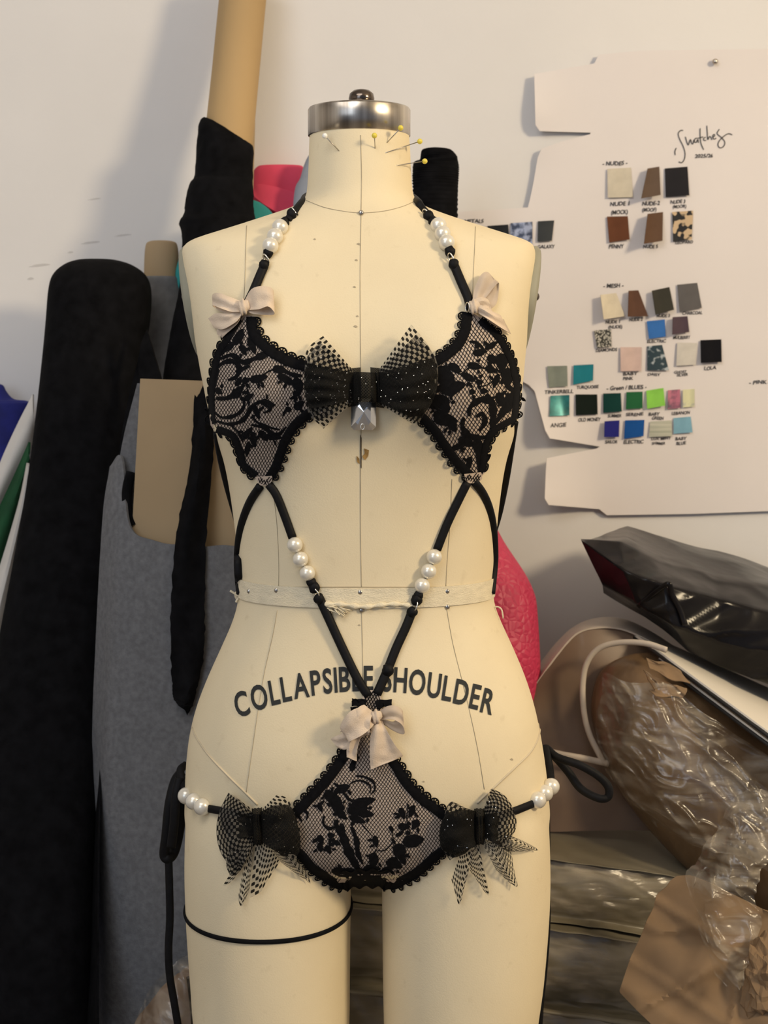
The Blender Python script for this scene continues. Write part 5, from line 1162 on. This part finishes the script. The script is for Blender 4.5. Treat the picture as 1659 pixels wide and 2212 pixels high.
swatch('sage', [(1182, 791), (1225, 790), (1226, 834), (1186, 837)], 'pale sage green swatch with eyelets, at the left edge of the board')
swatch('turquoise', [(1239, 789), (1282, 787), (1281, 822), (1238, 831)], 'turquoise swatch beside the sage green one')
swatch('tealfoil', [(1189, 855), (1230, 853), (1230, 897), (1187, 899)], 'metallic teal swatch at the left end of the green row')
swatch('bottle', [(1243, 852), (1290, 852), (1291, 895), (1244, 897)], 'almost black green swatch, second in the green row')
swatch('pine', [(1303, 850), (1341, 849), (1343, 889), (1303, 892)], 'dark pine green swatch, third in the green row')
swatch('grass', [(1353, 847), (1388, 846), (1388, 882), (1352, 884)], 'mid green swatch, fourth in the green row')
swatch('lime', [(1396, 844), (1433, 838), (1437, 876), (1398, 883)], 'lime green swatch on the swatch board', .004)
swatch('printA', [(1443, 843), (1469, 841), (1470, 881), (1442, 884)], 'small pink and dark printed swatch')
swatch('printB', [(1475, 842), (1500, 840), (1500, 878), (1475, 880)], 'small yellow and blue printed swatch')
swatch('navy', [(1306, 910), (1338, 908), (1337, 944), (1305, 944)], 'navy blue swatch at the left end of the blue row', .004, .004)
swatch('cobalt', [(1350, 908), (1392, 907), (1390, 942), (1348, 948)], 'cobalt blue swatch in the lowest row')
swatch('mint', [(1404, 911), (1451, 908), (1452, 942), (1402, 944)], 'pale mint striped swatch in the lowest row')
swatch('babyblue', [(1455, 903), (1492, 900), (1496, 934), (1455, 937)], 'baby blue swatch at the right end of the lowest row')
# handwriting on the paper
def handwriting(s, x, y, h, w_, slope=-.04):
    vs, fs = text_polys(s); x0 = min(v.x for v in vs); x1 = max(v.x for v in vs); k = w_ / (x1 - x0); pts = []
    for v in vs:
        a, b = (v.x - x0) * k, v.y / .72 * h
        jx = 1.2 * noise.noise(Vector((a * .09, 3, x))); jy = 1.6 * noise.noise(Vector((a * .07, 8, x)))
        q = Vector((x + a + b * .12 + jx, y - b + a * slope + jy)); pts.append(P(q.x, q.y, PY - curl1(q) - .0012))
    mesh_obj('handwriting', pts, fs, M['ink'], SH, smooth=False)
for a in [('- NUDES -', 1301, 358, 9, 54), ('NUDE 1', 1318, 445, 9, 41), ('(MOCK)', 1320, 463, 9, 36), ('NUDE-2', 1387, 444, 9, 38), ('(MOOF)', 1387, 457, 8, 31), ('NUDE 3', 1448, 440, 8, 32), ('(MOOR)', 1453, 450, 7, 29), ('PENNY', 1315, 537, 9, 32), ('NUDE 5', 1389, 537, 8, 32), ('LEOPARD', 1459, 527, 6, 38),
    ('METALS', 1003, 482, 8, 42), ('GALAXY', 1161, 537, 8, 37), ('2025/26', 1501, 341, 8, 39), ('- MESH -', 1303, 622, 9, 44), ('NUDE 1', 1308, 699, 7, 31), ('(NUDE)', 1314, 710, 7, 30), ('NUDE 2', 1359, 694, 7, 29), ('NUDE 3', 1418, 686, 7, 29), ('CHARCOAL', 1474, 680, 7, 43), ('ELECTRIC', 1398, 741, 7, 40), ('MULBERRY', 1454, 733, 7, 37), ('DIAMONDS', 1287, 760, 7, 46), ('BABY', 1346, 811, 7, 31), ('PINK', 1346, 821, 7, 22),
    ('DAISY', 1399, 812, 6, 27), ('GHOST', 1456, 807, 6, 27), ('SILVER', 1462, 813, 6, 24), ('LOLA', 1521, 799, 8, 26), ('TINKERBELL', 1176, 851, 8, 62), ('TURQUOISE', 1245, 840, 7, 48), ('- Green / BLUES -', 1310, 843, 9, 86), ('ANGIE', 1189, 923, 9, 34), ('OLD MONEY', 1249, 911, 8, 48), ('SUMMER', 1313, 902, 7, 29), ('SERENE', 1352, 899, 7, 37), ('BABY', 1401, 898, 7, 24), ('GREEN', 1408, 907, 7, 25), ('LEBANON', 1451, 896, 7, 39), ('SAILOR', 1307, 958, 7, 27), ('ELECTRIC', 1347, 959, 8, 43), ('LUX MINT', 1407, 951, 6, 42), ('SHIMMER', 1408, 961, 6, 29), ('BABY', 1459, 951, 7, 24), ('BLUE', 1461, 961, 7, 21), ('- PINK /', 1618, 830, 8, 46)]: handwriting(*a)
def script(strokes_):
    parts = []
    for pts in strokes_:
        q = resample(spline(V2([(1280 + x * .1929, 250 + y * .1929) for x, y in pts]), len(pts) * 8), 2.5); vs, fs = [], []
        for i, p in enumerate(q):
            a = q[max(0, i - 1)]; b = q[min(len(q) - 1, i + 1)]; t = (b - a).normalized(); n2 = Vector((-t.y, t.x)) * 1.0
            for s_ in (-1, 1): c_ = p + n2 * s_; vs.append(P(c_.x, c_.y, PY - curl1(c_) - .0012))
        fs = [(2 * i, 2 * i + 1, 2 * i + 3, 2 * i + 2) for i in range(len(q) - 1)]; parts.append((vs, fs))
    v, f = merge(*parts); o = mesh_obj('handwriting', v, f, M['ink'], SH, smooth=False); o['label'] = 'handwritten heading Swatches'
script([[(1015, 165), (985, 165), (960, 200), (975, 260), (1010, 330), (1035, 410), (1030, 480), (1000, 525), (965, 515)], [(938, 360), (922, 400), (926, 440)], [(1040, 235), (1055, 290), (1072, 330), (1085, 290), (1098, 262), (1108, 305), (1122, 318), (1136, 268)], [(1176, 250), (1150, 255), (1140, 288), (1160, 300), (1180, 262), (1186, 302)],
 [(1205, 140), (1205, 220), (1215, 310), (1245, 380)], [(1180, 252), (1240, 236)], [(1267, 240), (1246, 250), (1246, 275), (1272, 275)], [(1280, 110), (1285, 180), (1290, 270), (1308, 232), (1325, 240), (1336, 270)], [(1345, 240), (1370, 225), (1360, 205), (1345, 232), (1360, 262), (1386, 250)], [(1420, 150), (1395, 200), (1440, 240), (1480, 290), (1470, 340), (1430, 360), (1405, 330), (1420, 280), (1480, 222), (1530, 200), (1565, 215)]])
# scuffs on the wall paint
def scuff(x, y, w_, h):
    ps, fs = poly_fill([Vector((x + w_ * math.cos(t) * (1 + .2 * math.sin(3 * t)), y + h * math.sin(t) - .12 * w_ * math.cos(t))) for t in [2 * math.pi * k / 14 for k in range(14)]], 8)
    o = mesh_obj('scuff_mark', [P(p.x, p.y, WY - .0008) for p in ps], fs, M['scuff'], bpy.data.objects['wall_back'])
M['scuff'] = sheer('grey_scuff', (.50, .47, .45), .25, .9)
for a in ((85, 573, 22, 3), (66, 602, 7, 3), (195, 524, 20, 2.5), (265, 508, 18, 2), (152, 545, 6, 2), (203, 430, 14, 1.6)): scuff(*a)
